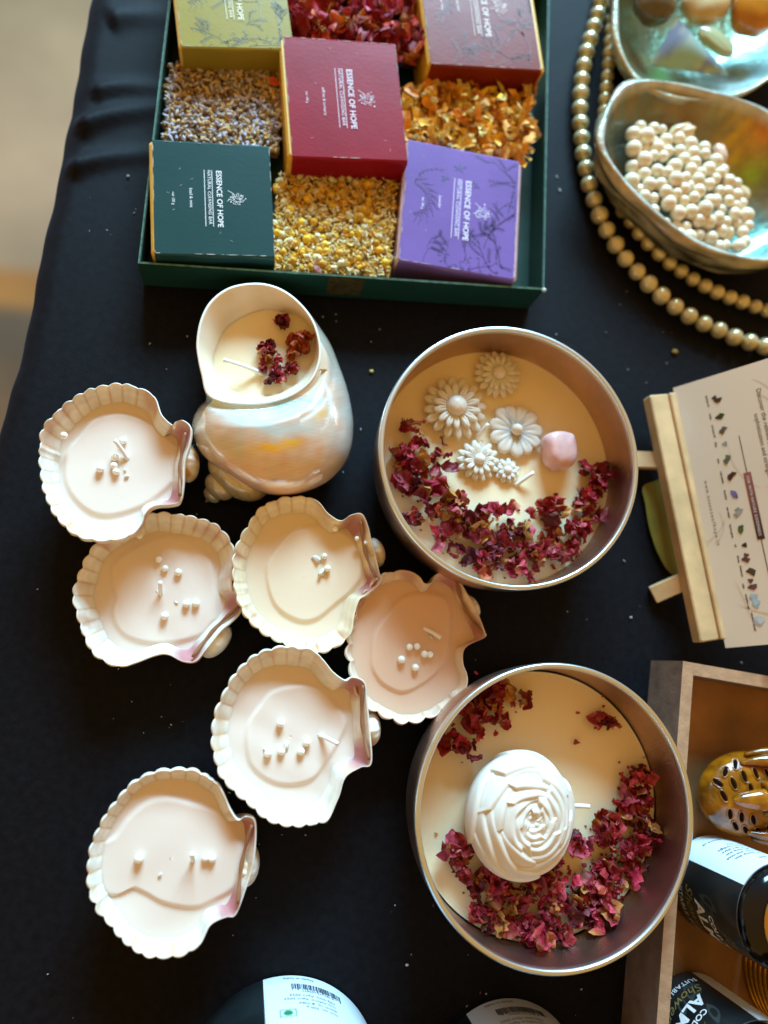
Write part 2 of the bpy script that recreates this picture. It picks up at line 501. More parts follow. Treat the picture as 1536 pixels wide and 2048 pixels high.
    th0 = np.arctan2(rel[:, 1], rel[:, 0]); oo = np.argsort(th0); th = np.linspace(-np.pi, np.pi, NM, endpoint=False)
    edge = np.interp(th, np.r_[th0[oo]-2*np.pi, th0[oo], th0[oo]+2*np.pi], np.tile(R[oo], 3))*(wax+.045)
    edge = np.min([np.roll(edge, k_) for k_ in range(-1, 2)], axis=0)
    for _ in range(1): edge = (np.roll(edge, 1)+edge*2+np.roll(edge, -1))/4
    pr = pool-cp; pth = np.arctan2(pr[:, 1], pr[:, 0]); pR = np.linalg.norm(pr, axis=1)
    o = np.argsort(pth); rp = np.interp(th, np.r_[pth[o]-2*np.pi, pth[o], pth[o]+2*np.pi], np.r_[pR[o], pR[o], pR[o]])
    for _ in range(2): rp = (np.roll(rp, 1)+rp*2+np.roll(rp, -1))/4
    rp = np.minimum(rp, edge*.985)
    dirs = np.stack([np.cos(th), np.sin(th)], 1); wr = []
    for fr in (0.003, .04, .2, .4, .6, .75, .85, .9, .93, .95, .97, .985, 1.0, 1.015, 1.03, 1.05, 1.08):
        rr = np.minimum(rp*fr, edge*.995)
        bz = 1-np.clip((fr-.93)/.13, 0, 1); bz = bz*bz*(3-2*bz)
        wr.append(np.c_[cp+dirs*rr[:, None], lvl+.095*bz+0*rr])
    for g in (.2, .5, .75, .9, 1.0):
        a0 = np.minimum(rp*1.08, edge*.995); rr = a0*(1-g)+edge*g
        q = cp+dirs*rr[:, None]
        wr.append(np.c_[q, lvl+.03*g**4+0*rr+.0*q[:, 0]])
    wr = np.array(wr)
    wr[..., 2] += .03*sm_noise(wr[..., :2].reshape(-1, 2)*1.1, seed+2).reshape(wr.shape[:2])
    w = M(); f = grid_faces(len(wr), NM, wrapv=True); f.append(tuple(range(NM))[::-1])
    w.add(wr.reshape(-1, 3), [q[::-1] for q in f])
    build(w, 'wax', waxcol or WAXS, root)
    top = lvl+.095
    for (px, py, r) in pearls:
        p = M(); rad = r*.0180; zz = top+rad*.7
        if np.hypot(*(P2(px, py, top)-cp)) > 1.75 and (px, py) in spots: zz = zr-.25
        ball(p, P(px, py, zz), rad, lin(250, 250, 240)); build(p, 'pearl', PEARL, root)
    for (px, py, r) in bits:
        p = M(); v_, f_ = SPL
        v_ = v_*(1+.3*rng.normal(size=(len(v_), 1)))*np.array([r*1.5, r, r*.6])*.0168
        p.add(v_ @ rotm(0, 0, rng.uniform(0, 6)).T+P(px, py, top+.03), f_); build(p, 'wax_crumb', WAXW, root)
    if wick:
        (x1, y1), (x2, y2), hgt = wick
        A = P(x1, y1, top-.05); B = P(x2, y2, top+hgt); mid = (A+B)/2+np.array([.02, .03, hgt*.2])
        t = np.linspace(0, 1, 9)[:, None]; pp = (1-t)**2*A+2*t*(1-t)*mid+t*t*B
        k = M(); tube(k, pp, .075, 10); build(k, 'wick', WICK, root)
    return root

TAN = lin(196, 138, 84)
cockle('white cockle shell candle with a curved wick, its hinge touching the spiral shell',
    [(80, 920), (84, 868), (108, 830), (150, 795), (200, 773), (250, 768), (290, 783), (310, 797), (322, 830), (343, 851), (352, 845), (366, 843), (381, 858), (378, 890), (368, 925), (365, 970), (358, 1000), (340, 1007), (310, 1010),
     (292, 1022), (280, 1050), (255, 1072), (200, 1081), (160, 1072), (125, 1045), (95, 1000)],
    2.6, (222, 922), [(160, 870), (190, 838), (250, 828), (305, 850), (345, 885), (368, 905), (355, 955), (300, 1005), (240, 1030), (190, 1030), (150, 1000), (130, 960), (133, 905)],
    [(362, 868, 20, 371, 865), (345, 990, 22, 360, 992)], (380, 928, 23),
    [(128, 871, 7), (200, 937, 8), (230, 915, 7.5), (228, 931, 7), (232, 943, 7), (246, 882, 7)], ((256, 920), (229, 880), .45), TAN, spots=((128, 871),), bits=((250, 940, 3), (253, 953, 4)))
cockle('cream cockle shell candle whose top edge is overlapped by another shell',
    [(150, 1200), (155, 1160), (175, 1110), (200, 1083), (240, 1055), (285, 1035), (330, 1028), (380, 1035), (430, 1052), (458, 1080), (467, 1115), (462, 1150), (464, 1180), (475, 1190), (483, 1202), (478, 1225), (460, 1245), (440, 1262), (410, 1300), (390, 1322), (365, 1322), (335, 1308),
     (310, 1310), (270, 1325), (235, 1332), (195, 1310), (170, 1270)],
    1.75, (310, 1180), [(226, 1130), (262, 1100), (310, 1078), (355, 1075), (400, 1098), (425, 1130), (432, 1180), (436, 1215), (430, 1250), (400, 1272), (350, 1286), (290, 1286), (245, 1268), (225, 1230), (232, 1195), (225, 1170)],
    [(468, 1208, 20, 478, 1212), (375, 1308, 24, 385, 1314)], (435, 1285, 24),
    [(279, 1071, 7), (317, 1119, 7), (330, 1137, 7), (357, 1145, 7.5), (373, 1208, 7.5), (392, 1207, 7.5), (329, 1232, 7.5)], ((321, 1190), (320, 1164), .5), lin(190, 128, 84), spots=((279, 1071),), bits=((352, 1205, 3),))
cockle('warm yellowish cockle shell candle with brown blotches, right below the spiral shell',
    [(468, 1130), (475, 1090), (495, 1055), (520, 1020), (550, 1000), (600, 994), (635, 1005), (655, 1028), (680, 1043), (700, 1032), (722, 1030), (735, 1055), (742, 1085), (750, 1110), (758, 1145), (762, 1162), (735, 1188), (718, 1200),
     (708, 1230), (700, 1265), (675, 1290), (635, 1305), (600, 1298), (560, 1282), (520, 1260), (490, 1225), (470, 1180)],
    2.05, (607, 1150), [(532, 1140), (545, 1110), (575, 1070), (620, 1052), (665, 1055), (705, 1075), (722, 1110), (724, 1150), (705, 1180), (670, 1210), (635, 1238), (600, 1243), (560, 1222), (540, 1190)],
    [(710, 1052, 20, 722, 1042), (740, 1165, 22, 752, 1155)], (752, 1105, 20),
    [(671, 1057, 6.5), (714, 1077, 5), (730, 1086, 5), (649, 1112, 6), (655, 1137, 7)], None, lin(176, 96, 50), spots=((671, 1057), (714, 1077), (730, 1086)), bits=((634, 1118, 8), (643, 1146, 8)), wax=.83, rimcol=lin(234, 220, 190), waxcol=mat('shade_tinted_wax', lin(238, 220, 194), .38, sss=.5, sssr=(1, .65, .4), ssss=.003, bump=[(150, .0004, .2)]))  # rim and wax colour carry the warm shade below the spiral shell
cockle('tan cockle shell candle with scalloped brown teeth, between the two tins',
    [(697, 1310), (702, 1260), (715, 1215), (745, 1170), (775, 1148), (815, 1144), (838, 1155), (848, 1168), (862, 1166), (870, 1152), (890, 1146), (915, 1160), (935, 1190), (950, 1215), (968, 1262), (968, 1275), (930, 1295), (925, 1325),
     (935, 1355), (930, 1385), (900, 1410), (865, 1432), (820, 1444), (780, 1436), (740, 1415), (715, 1380)],
    1.9, (815, 1300), [(742, 1310), (750, 1265), (775, 1228), (805, 1195), (850, 1185), (890, 1195), (903, 1230), (897, 1290), (885, 1330), (850, 1365), (805, 1385), (765, 1368), (745, 1340)],
    [(898, 1172, 22, 912, 1162), (945, 1262, 24, 964, 1268)], (938, 1212, 19),
    [(819, 1294, 7), (834, 1293, 7), (849, 1308, 7.5), (860, 1309, 7), (803, 1319, 8), (831, 1335, 7.5)], ((847, 1256), (882, 1276), .22), lin(172, 104, 76),
    teeth=.06, ribs=44, wax=.9, rimcol=lin(226, 206, 184), waxcol=mat('tan_wax', lin(228, 192, 166), .4, sss=.6, sssr=(1, .55, .3), ssss=.005, bump=[(150, .0004, .2)]), bits=((862, 1275, 4),))
cockle('white cockle shell candle directly left of the wax rose tin',
    [(426, 1480), (432, 1430), (455, 1375), (490, 1330), (530, 1303), (575, 1296), (625, 1302), (645, 1320), (665, 1345), (690, 1362), (705, 1355), (728, 1366), (733, 1400), (738, 1450), (742, 1525), (720, 1535), (690, 1555), (675, 1600),
     (650, 1640), (590, 1652), (540, 1640), (495, 1605), (450, 1560), (432, 1520)],
    2.35, (583, 1478), [(493, 1500), (495, 1450), (520, 1410), (545, 1382), (600, 1370), (640, 1378), (670, 1405), (692, 1440), (680, 1480), (655, 1520), (625, 1558), (580, 1570), (540, 1562), (505, 1535)],
    [(712, 1372, 19, 726, 1370), (722, 1515, 21, 738, 1520)], (740, 1452, 24),
    [(561, 1447, 7.5), (614, 1485, 7.5), (602, 1503, 7.5), (563, 1503, 7.5), (536, 1507, 7.5)], ((638, 1470), (676, 1488), .55), lin(214, 180, 130), bits=((573, 1492, 6), (530, 1500, 4)))
cockle('white cockle shell candle lowest in the group, wavy wax and three pearls',
    [(178, 1760), (180, 1710), (200, 1655), (235, 1600), (280, 1560), (335, 1542), (390, 1545), (430, 1565), (447, 1590), (460, 1620), (475, 1640), (492, 1633), (508, 1642), (510, 1680), (505, 1730), (490, 1780), (470, 1830), (450, 1835),
     (420, 1850), (400, 1885), (370, 1905), (310, 1914), (265, 1895), (220, 1850), (190, 1810)],
    2.2, (340, 1725), [(188, 1725), (200, 1690), (230, 1670), (255, 1635), (290, 1605), (330, 1595), (380, 1605), (440, 1625), (480, 1680), (490, 1730), (470, 1775), (430, 1800), (390, 1815), (330, 1805), (290, 1785), (262, 1775), (235, 1790), (200, 1780)],
    [(494, 1662, 21, 504, 1650), (460, 1812, 24, 476, 1808)], (498, 1728, 24),
    [(278, 1717, 8.5), (411, 1716, 7), (424, 1717, 7.5)], ((386, 1722), (383, 1708), .6), lin(206, 160, 100), wax=.875, bits=((320, 1750, 3),))

# ------------------------------------------------------------------ petals
def petal(m, c, size, yaw=None, tilt=.5, base=None, nu=8, nv=8, crump=.28, asp=None, tipcol=None):
    """one crumpled dried petal"""
    u = np.linspace(-1, 1, nu); v = np.linspace(0, 1, nv)
    U_, V_ = np.meshgrid(u, v, indexing='ij')
    asp = asp or rng.uniform(.32, .9)
    w = np.sin(np.clip(V_*.86+.14, 0, 1)*np.pi)**.6
    x = U_*w*asp*.55; y = V_-.5
    cr = rng.uniform(.4, 3.0)
    z = cr*.36*(x**2)*2.2+rng.uniform(-.8, .8)*(y**2)+crump*.5*sm_noise(np.stack([x, y], -1).reshape(-1, 2)*7, int(rng.integers(1e6))).reshape(x.shape)
    x = x+.1*sm_noise(np.stack([x, y], -1).reshape(-1, 2)*8, int(rng.integers(1e6))).reshape(x.shape)
    pts = np.stack([x, y, z], -1).reshape(-1, 3)*size
    r = rotm(rng.normal()*tilt, rng.normal()*tilt, rng.uniform(0, 6.28) if yaw is None else yaw)
    pts = pts @ r.T
    pts[:, 2] -= pts[:, 2].min()
    base = np.array(base if base is not None else lin(140, 30, 48)); tip = np.array(tipcol if tipcol is not None else lin(190, 130, 60))
    k = np.clip((.35-V_.reshape(-1))/.35, 0, 1)[:, None]*rng.choice([0, .3, 1], p=[.35, .35, .3])
    n_ = np.clip(sm_noise(pts/size*5, int(rng.integers(1e6))), -.6, .8)[:, None]
    c0 = base*(1+.45*n_)
    rim_ = np.clip((np.abs(U_.reshape(-1))-.55)/.45, 0, 1)[:, None]*.35
    c0 = c0*(1-rim_)+(base*1.5+.03)*rim_; col = c0*(1-k)+tip*k
    f = grid_faces(nu, nv)
    lo = pts.copy(); lo[:, 2] -= .018
    k_ = len(pts)
    m.add(np.vstack([pts, lo])+np.asarray(c), f+[tuple(q[::-1][i]+k_ for i in range(4)) for q in f], np.vstack([col, col*.8]))
def petal_col():
    c = [lin(138, 18, 40), lin(168, 30, 54), lin(96, 14, 30), lin(180, 58, 78), lin(150, 26, 34), lin(186, 128, 62), lin(168, 74, 40)]
    return np.array(c[rng.choice(7, p=[.26, .2, .16, .15, .12, .06, .05])])
def petal_piece(root, px, py, z, size, col=None):
    p = M(); c = P(px, py, z)
    col = petal_col() if col is None else col
    for k in range(rng.integers(2, 5)):
        o = rng.normal(size=3)*size*.28; o[2] = abs(o[2])*.5
        petal(p, c+o, size*rng.uniform(.5, .95), base=col*rng.uniform(.8, 1.2), tilt=.7, nu=6, nv=6, crump=.5)
    build(p, 'rose_petal', PETAL, root, smooth=True)

# ------------------------------------------------------------------ tin candles
def tin_candle(label, cx, cy, waxz, part=None):
    root = thing('tin_candle', label, 'candle', (cx, cy, 0), 'tin candles')
    m = M()
    out = [(0.01, 0), (3.4, 0), (3.9, .06), (4.25, .25), (4.55, .6), (4.76, 1.1), (4.87, 1.7), (4.93, 2.3), (4.96, 2.9), (4.95, 3.3), (4.9, 3.38)]
    inn = [(4.84, 3.3), (4.82, 2.9), (4.79, 2.3), (4.74, 1.7), (4.62, 1.1), (4.4, .6), (4.1, .3), (3.6, .12), (0.01, .1)]
    lathe(m, out, cx, cy, 160); lathe(m, inn, cx, cy, 160)
    tin = build(m, 'tin', TINM, root)
    m = M()
    rimp = [(4.80, 3.34), (4.79, 3.5), (4.82, 3.59), (4.87, 3.625), (4.905, 3.60), (4.93, 3.61), (4.97, 3.58), (5.0, 3.5), (5.0, 3.42), (4.97, 3.34), (4.9, 3.3), (4.80, 3.34)]
    lathe(m, rimp, cx, cy, 200)
    build(m, 'rim', RIM, tin)
    r = 4.75 if waxz > 1.5 else 4.66
    m = M(); pr = [(r, waxz+.05), (r-.04, waxz+.02), (r-.12, waxz+.003), (r-.4, waxz), (r-1.2, waxz-.01), (r-2.4, waxz+.015), (1.2, waxz), (.02, waxz)]
    t = np.linspace(0, 2*np.pi, 160, endpoint=False)
    lathe(m, pr[::-1], cx, cy, 160, capb=True, wob=lambda t, z: 1+.0025*np.sin(3*t+1)+.002*np.sin(7*t))
    m.f = [q for q in m.f]
    build(m, 'wax', WAX, root)
    return root

T1 = (9.466, 7.196); T2 = (10.682, -5.30); WZ1, WZ2 = 1.62, 1.5
t1 = tin_candle('round tin candle with white wax daisies and a crescent of red petals', *T1, WZ1)
t2 = tin_candle('round tin candle with one large white wax rose over dark red petals', *T2, WZ2)

def wick_at(root, a, b, z, h, r=.078):
    A = P(*a, z-.05); B = P(*b, z+h); t = np.linspace(0, 1, 8)[:, None]
    mid = (A+B)/2+np.array([0, .04, h*.15]); k = M()
    tube(k, (1-t)**2*A+2*t*(1-t)*mid+t*t*B, r, 10); build(k, 'wick', WICK, root)
wick_at(t1, (948, 884), (977, 848), WZ1, .6); wick_at(t1, (1028, 974), (1068, 945), WZ1, .45)
wick_at(t2, (1120, 1612), (1180, 1613), WZ2+.3, .5)

def daisy(root, px, py, rpx, z, n1, layers, fat, yaw, cone=.27):
    c = P(px, py, z); R = rpx*.0205
    m = M(); v0, f0 = sphere_vf(12, 10)
    for L in range(layers):
        Rl = R*(1-.24*L); nn = n1+2-(2 if L else 0)
        for k in range(nn):
            a = yaw+2*np.pi*(k+.5*L)/nn+rng.normal()*.04
            ln = Rl*.5*rng.uniform(.92, 1.04); wd = Rl*fat
            v = v0*np.array([ln, wd*1.2, R*.16])
            # a groove down the middle of each petal
            g = np.exp(-(v[:, 1]/(wd*.28))**2); v[:, 2] -= g*R*.05*(v[:, 2] > 0)
            v[:, 2] += (v[:, 0]/ln)**2*R*.03
            taper = .62+.38*np.clip((v[:, 0]/ln+1)/1.4, 0, 1); v[:, 1] *= taper
            v = v @ rotm(0, -.12-.16*L, 0).T
            v[:, 0] += Rl*.5; v[:, 2] += R*(.12+.15*L)
            m.add(v @ rotm(0, 0, a).T+c, f0)
    ball(m, c+np.array([0, 0, R*.03]), (R*.8, R*.8, R*.16))
    f = build(m, 'wax_daisy', WAXW, root)
    m = M(); v, ff = sphere_vf(28, 18); v = v*(1+.03*np.sin(v[:, :1]*26)*np.sin(v[:, 1:2]*26))
    m.add(v*np.array([R*cone, R*cone, R*.22])+c+np.array([0, 0, R*(.2+.1*layers)]), ff)
    build(m, 'flower_centre', WAXW, f)
daisy(t1, 992, 752, 50, WZ1+.02, 15, 2, .13, .2)
daisy(t1, 906, 820, 66, WZ1+.02, 14, 2, .13, .5, .3)
daisy(t1, 1028, 864, 56, WZ1+.02, 9, 1, .25, .1, .2)
daisy(t1, 954, 923, 43, WZ1+.02, 12, 2, .15, .9, .25)
daisy(t1, 1012, 943, 27, WZ1+.02, 9, 2, .2, .3, .3)

# pink stone
vv, ff = sphere_vf(40, 26)
k = np.sign(vv)*np.abs(vv)**.68; k = k*(1+.06*sm_noise(vv*1.8, 4)[:, None])
k[:, 0] *= 1+.12*vv[:, 1]
m = M(); c = P(1117, 902, WZ1+.5)
m.add((k*np.array([.66, .74, .55])) @ rotm(.1, .1, .1).T+c, ff)
QZ = mat('rose_quartz', lin(226, 186, 184), .24, sss=.4, sssr=(1, .6, .5), ssss=.005, noise=(160, .25, 5), coat=.35)
tag(build(m, 'rose_quartz', QZ, top=(c[0], c[1], WZ1)), 'smooth pale pink tumbled quartz resting on the wax beside the daisies', 'stone')

# petals of the first tin: crescent along the lower left
sp1 = [(832, 862, 22, 2), (840, 885, 18, 2), (886, 893, 12, 1), (882, 912, 10, 1), (815, 925, 18, 3), (835, 935, 20, 2), (868, 953, 14, 1), (800, 945, 12, 2), (805, 975, 16, 2), (830, 985, 20, 3), (868, 995, 10, 1), (890, 985, 12, 1),
       (850, 1020, 22, 3), (905, 1012, 18, 2), (930, 1025, 18, 2), (960, 1020, 16, 2), (880, 1055, 28, 5), (925, 1070, 28, 5), (965, 1055, 20, 3), (990, 1075, 26, 5), (1028, 1045, 14, 1), (1010, 1090, 24, 4), (965, 1100, 26, 4),
       (925, 1105, 22, 3), (1000, 1120, 24, 3), (1060, 1080, 24, 5), (1085, 1050, 22, 3), (1105, 1025, 18, 3), (1060, 1110, 22, 4), (1100, 1090, 24, 4), (1140, 1060, 18, 3), (1140, 1090, 18, 3), (1120, 1115, 16, 2), (1165, 1055, 14, 2),
       (1160, 1010, 12, 2), (1175, 1030, 12, 2), (1175, 965, 20, 3), (1170, 945, 16, 2), (1192, 950, 14, 2), (1185, 980, 14, 2), (1020, 1140, 20, 3), (1060, 1140, 16, 1)]
def scatter(root, spots, T, wz, mul, lo, hi, lim=98):
    cnt = 0; restm = M(); jobs = []
    for (x, y, s, nn) in spots:
        for k in range(nn if s < 5 else int(round(nn*mul))): jobs.append((x, y, s))
    order = rng.permutation(len(jobs))
    for o in order:
        x, y, s = jobs[o]; small = s < 5
        q = P2(x+rng.normal()*s*.6, y+rng.normal()*s*.6, wz+.02)
        d = q-np.array(T); L = np.hypot(*d)
        if L > 4.38: q = np.array(T)+d/L*rng.uniform(4.2, 4.4)
        rest = cnt >= lim
        m = restm if rest else M(); c = np.array([*q, wz+.01+(rng.uniform(0, .16) if not small else 0)]); col = petal_col(); sz = rng.uniform(lo, hi)*(.4 if small else 1)
        for j in range(1 if small else rng.integers(1, 4)):
            o_ = rng.normal(size=3)*.16; o_[2] = abs(o_[2])*.8
            petal(m, c+o_, sz*rng.uniform(.5, 1), base=col*rng.uniform(.75, 1.25), tilt=.75, crump=.42)
        if not small and rng.random() < .5:      # crumbs and bits of stalk
            for j in range(3):
                o_ = rng.normal(size=2)*.3; petal(m, np.array([q[0]+o_[0], q[1]+o_[1], wz+.01]), rng.uniform(.08, .2), base=col, tilt=.5, nu=4, nv=4)
        if not rest: build(m, 'rose_petal', PETAL, root)
        cnt += 1
    if restm.n: tag(build(restm, 'rose_petal', PETAL, root), kind='stuff')
scatter(t1, sp1, T1, WZ1, 1.3, .55, 1.0)
# petals of the second tin
sp2 = [(985, 1385, 26, 5), (960, 1400, 24, 4), (1010, 1378, 14, 2), (1045, 1395, 8, 1), (940, 1440, 22, 4), (905, 1480, 16, 3), (930, 1490, 14, 2), (990, 1425, 18, 2), (1195, 1440, 14, 2), (1212, 1438, 10, 1), (1155, 1500, 3, 1),
       (910, 1695, 16, 3), (920, 1720, 18, 2), (950, 1745, 22, 3), (980, 1760, 26, 4), (1020, 1770, 30, 5), (1070, 1760, 30, 5), (1120, 1740, 24, 4), (960, 1790, 24, 3), (955, 1830, 22, 3), (1000, 1820, 30, 5), (1050, 1815, 30, 5),
       (1100, 1800, 30, 5), (1150, 1770, 26, 4), (1000, 1860, 26, 3), (1050, 1865, 26, 4), (1100, 1850, 28, 4), (1140, 1830, 24, 4), (1185, 1810, 20, 3), (1180, 1770, 22, 4), (1160, 1690, 18, 2), (1150, 1660, 10, 1),
       (1200, 1730, 24, 4), (1225, 1700, 26, 5), (1210, 1650, 26, 5), (1240, 1620, 26, 5), (1265, 1570, 20, 4), (1275, 1540, 14, 3), (1270, 1600, 22, 4), (1270, 1650, 24, 4), (1290, 1670, 16, 3), (1265, 1700, 20, 3),
       (1250, 1745, 18, 3), (1225, 1780, 18, 3), (1215, 1830, 12, 2), (1090, 1895, 16, 2)]
scatter(t2, sp2, T2, WZ2, 1.5, .5, .92)

# the wax rose
def wax_rose(root, px, py, z):
    q = P(px, py, z+.85); c = np.array([q[0], q[1], z]); m = M()
    R, Hh = 2.0, 1.75
    na, npz = 420, 230
    phi = np.linspace(0, 2*np.pi, na, endpoint=False)[:, None]; psi = np.linspace(.004, 2.05, npz)[None]
    g = np.random.default_rng(12)
    disp = np.zeros((na, npz)); az_ = .4; i = 0
    for nring, e0, wd, T_ in ((4, 1.22, 1.0, .54), (4, .98, .95, .485), (4, .78, .95, .42), (5, .61, .8, .35), (4, .46, .95, .275), (4, .34, .95, .205), (3, .24, 1.15, .14), (3, .15, 1.1, .085), (2, .08, 1.4, .04)):
        az_ += .55
        for q_ in range(nring):
            i += 1; a_ = az_+2*np.pi*q_/nring+g.normal()*.12; e_i = e0*g.uniform(.92, 1.08); w_i = wd*g.uniform(.95, 1.2)
            d = (phi-a_+np.pi) % (2*np.pi)-np.pi; ad = np.abs(d)/w_i
            edge = e_i*(1+.10*ad**2)+e0*.06*np.sin(d*3.4+i*1.7)+np.where(ad > .85, (ad-.85)**1.3*2.6*(.35+e0), 0)
            x = psi-edge
            step = 1/(1+np.exp(-np.clip(x/(.010+.014*e0), -60, 60)))
            lip = .05*np.exp(-np.clip(x, 0, None)/(.10+.1*e0))-.05*np.clip(x, 0, .6)*(e0 < 1.1)
            disp = np.maximum(disp, step*(T_+lip+.05*d/w_i+.022*np.sin(d*5+i)*np.exp(-np.clip(x, 0, None)/.2)))
    rr = 1.22+disp*1.0-.05*np.exp(-(psi/.12)**2)
    rr = rr*(1-.16*np.clip(psi-1.45, 0, 1))
    sx_ = R/ rr[:, 110:190].mean()
    X_ = rr*np.sin(psi)*np.cos(phi)*sx_; Y_ = rr*np.sin(psi)*np.sin(phi)*sx_*1.07; Z_ = rr*np.cos(psi)*sx_*.8+.68
    v = np.stack([X_, Y_, Z_], -1).reshape(-1, 3) @ rotm(.05, .10, 0).T
    v[:, 2] = np.maximum(v[:, 2], -.02)
    f = grid_faces(na, npz, wrapu=True); f.append(tuple(i*npz for i in range(na)))
    m.add(v+c, [t[::-1] for t in f])
    for i in range(0):
        a = g.uniform(0, 6.28); r_ = g.uniform(0, .22); t = np.array([r_*math.cos(a), r_*math.sin(a), Z_.max()-.04]) @ rotm(.05, .10, 0).T
        ball(m, t+c, (.08, .06, .07), sph=SPL)
    return build(m, 'wax_rose', WAXW, root)
wax_rose(t2, 1036, 1627, WZ2+.02)

# ------------------------------------------------------------------ spiral shell candle
def turban():
    base = P2(560, 860, 0)
    root = thing('spiral_shell_candle', 'glossy mother of pearl spiral shell candle with petals in its opening', 'candle', (base[0], base[1], 0))
    SIL = [(508, 566), (548, 572), (583, 590), (612, 618), (640, 655), (662, 690), (680, 735), (694, 775), (703, 815), (707, 855), (702, 898), (688, 930), (660, 960), (628, 978), (592, 989), (555, 991), (520, 985), (488, 972), (455, 952),
           (420, 925), (395, 895), (384, 860), (388, 832), (400, 812), (412, 797), (404, 752), (396, 715), (393, 684), (401, 639), (422, 602), (459, 575)]
    APR = [(508, 567), (459, 576), (422, 603), (402, 640), (394, 684), (397, 718), (404, 750), (414, 787), (442, 803), (484, 808), (533, 806), (583, 791), (620, 764), (638, 728), (640, 690), (630, 650), (611, 619), (582, 591), (548, 573)]
    WXP = [(518, 622), (459, 652), (433, 698), (427, 733), (441, 765), (468, 786), (510, 794), (560, 786), (604, 755), (627, 712), (627, 668), (602, 636), (560, 624)]
    def polar(pts, c, th):
        q = spline(np.array(pts, float), 500)-c; t_ = np.arctan2(q[:, 1], q[:, 0]); r_ = np.hypot(q[:, 0], q[:, 1]); o = np.argsort(t_)
        return np.interp(th, np.r_[t_[o]-2*np.pi, t_[o], t_[o]+2*np.pi], np.tile(r_[o], 3))
    C = np.array([556., 800.]); AC = np.array([524., 694.])
    nth, nrg = 420, 150
    th = np.linspace(-np.pi, np.pi, nth, endpoint=False); Rs = polar(SIL, C, th)
    s_ = np.sin(np.linspace(0.0, 1, nrg)*np.pi/2); s_[0] = .004
    X_ = C[0]+np.cos(th)[:, None]*Rs[:, None]*s_[None]; Y_ = C[1]+np.sin(th)[:, None]*Rs[:, None]*s_[None]
    dome = 1.65+2.0*np.sqrt(np.clip(1-np.tile(s_, (nth, 1))**2.2, 0, 1))*(.8+.2*np.clip((Y_-620)/200, 0, 1))
    dx, dy = X_-AC[0], Y_-AC[1]; a = np.hypot(dx, dy)/polar(APR, AC, np.arctan2(dy, dx).ravel()).reshape(dx.shape)
    # the lip stands proud; the body swells away from it
    rimz = 3.05-.0009*(Y_-690)
    k = np.clip((a-1)/.42, 0, 1); k = k*k*(3-2*k)
    edge = np.clip((1-s_[None])/.10, 0, 1)**.5
    near = np.minimum(rimz-.05, 1.65+(rimz-1.7)*edge)
    Z_ = near*(1-k)+dome*k
    # the groove where the last turn meets the lip, and the turns' soft seam
    Z_ = Z_-.10*np.exp(-((a-1.10)/.045)**2)*(Y_ > 740)*edge
    seam = Y_-(872+.0016*(X_-560)**2*.6-(X_-560)*.10)
    Z_ = Z_-.05*np.exp(-((np.hypot((X_-548)/1.0, (Y_-742)/.9)-118)/7)**2)*(X_ > 600)
    Z_ = np.where(a < .96, np.minimum(Z_, 1.5), Z_)
    top = np.stack([X_, Y_, Z_], -1)
    n1 = sm_noise(np.stack([X_/38, Y_/26], -1).reshape(-1, 2), 3, 7).reshape(X_.shape)[..., None]
    n2 = sm_noise(np.stack([X_/22, Y_/9], -1).reshape(-1, 2), 8, 7).reshape(X_.shape)[..., None]
    n3 = sm_noise(np.stack([X_/9, Y_/6], -1).reshape(-1, 2), 9, 7).reshape(X_.shape)[..., None]
    c = np.ones(X_.shape+(3,))*np.array(lin(226, 214, 200))
    def blend(c, k, col): k = np.clip(k, 0, 1); return c*(1-k)+np.array(lin(*col))*k
    Xc, Yc = X_[..., None]+n3*4, Y_[..., None]+n3*4+n1*6
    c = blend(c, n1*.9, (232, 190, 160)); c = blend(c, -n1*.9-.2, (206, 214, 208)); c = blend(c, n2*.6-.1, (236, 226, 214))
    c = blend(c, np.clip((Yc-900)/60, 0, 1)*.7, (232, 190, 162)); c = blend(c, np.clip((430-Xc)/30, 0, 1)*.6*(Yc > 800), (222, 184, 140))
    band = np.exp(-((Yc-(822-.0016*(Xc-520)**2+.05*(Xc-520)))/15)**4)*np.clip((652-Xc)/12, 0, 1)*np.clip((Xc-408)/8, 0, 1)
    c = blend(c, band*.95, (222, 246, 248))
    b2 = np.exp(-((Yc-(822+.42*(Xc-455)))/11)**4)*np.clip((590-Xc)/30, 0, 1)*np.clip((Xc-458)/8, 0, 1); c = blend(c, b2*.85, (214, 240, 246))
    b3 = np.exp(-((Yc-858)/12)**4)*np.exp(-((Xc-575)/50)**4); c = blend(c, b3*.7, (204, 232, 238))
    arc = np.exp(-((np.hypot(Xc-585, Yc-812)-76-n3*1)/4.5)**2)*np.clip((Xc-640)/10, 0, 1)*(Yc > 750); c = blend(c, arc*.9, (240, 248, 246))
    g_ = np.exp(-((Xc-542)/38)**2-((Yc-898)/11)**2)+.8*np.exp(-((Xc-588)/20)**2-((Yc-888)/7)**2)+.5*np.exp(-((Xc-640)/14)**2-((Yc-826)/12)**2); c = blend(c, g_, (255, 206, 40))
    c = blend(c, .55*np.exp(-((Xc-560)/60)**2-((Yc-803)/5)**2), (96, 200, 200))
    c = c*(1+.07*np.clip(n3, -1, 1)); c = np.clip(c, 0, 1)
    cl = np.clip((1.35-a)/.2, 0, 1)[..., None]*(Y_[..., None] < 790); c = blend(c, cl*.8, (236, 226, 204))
    m = M()
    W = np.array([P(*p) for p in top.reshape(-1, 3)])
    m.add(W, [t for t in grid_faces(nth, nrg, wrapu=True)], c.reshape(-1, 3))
    # underside
    rows = []
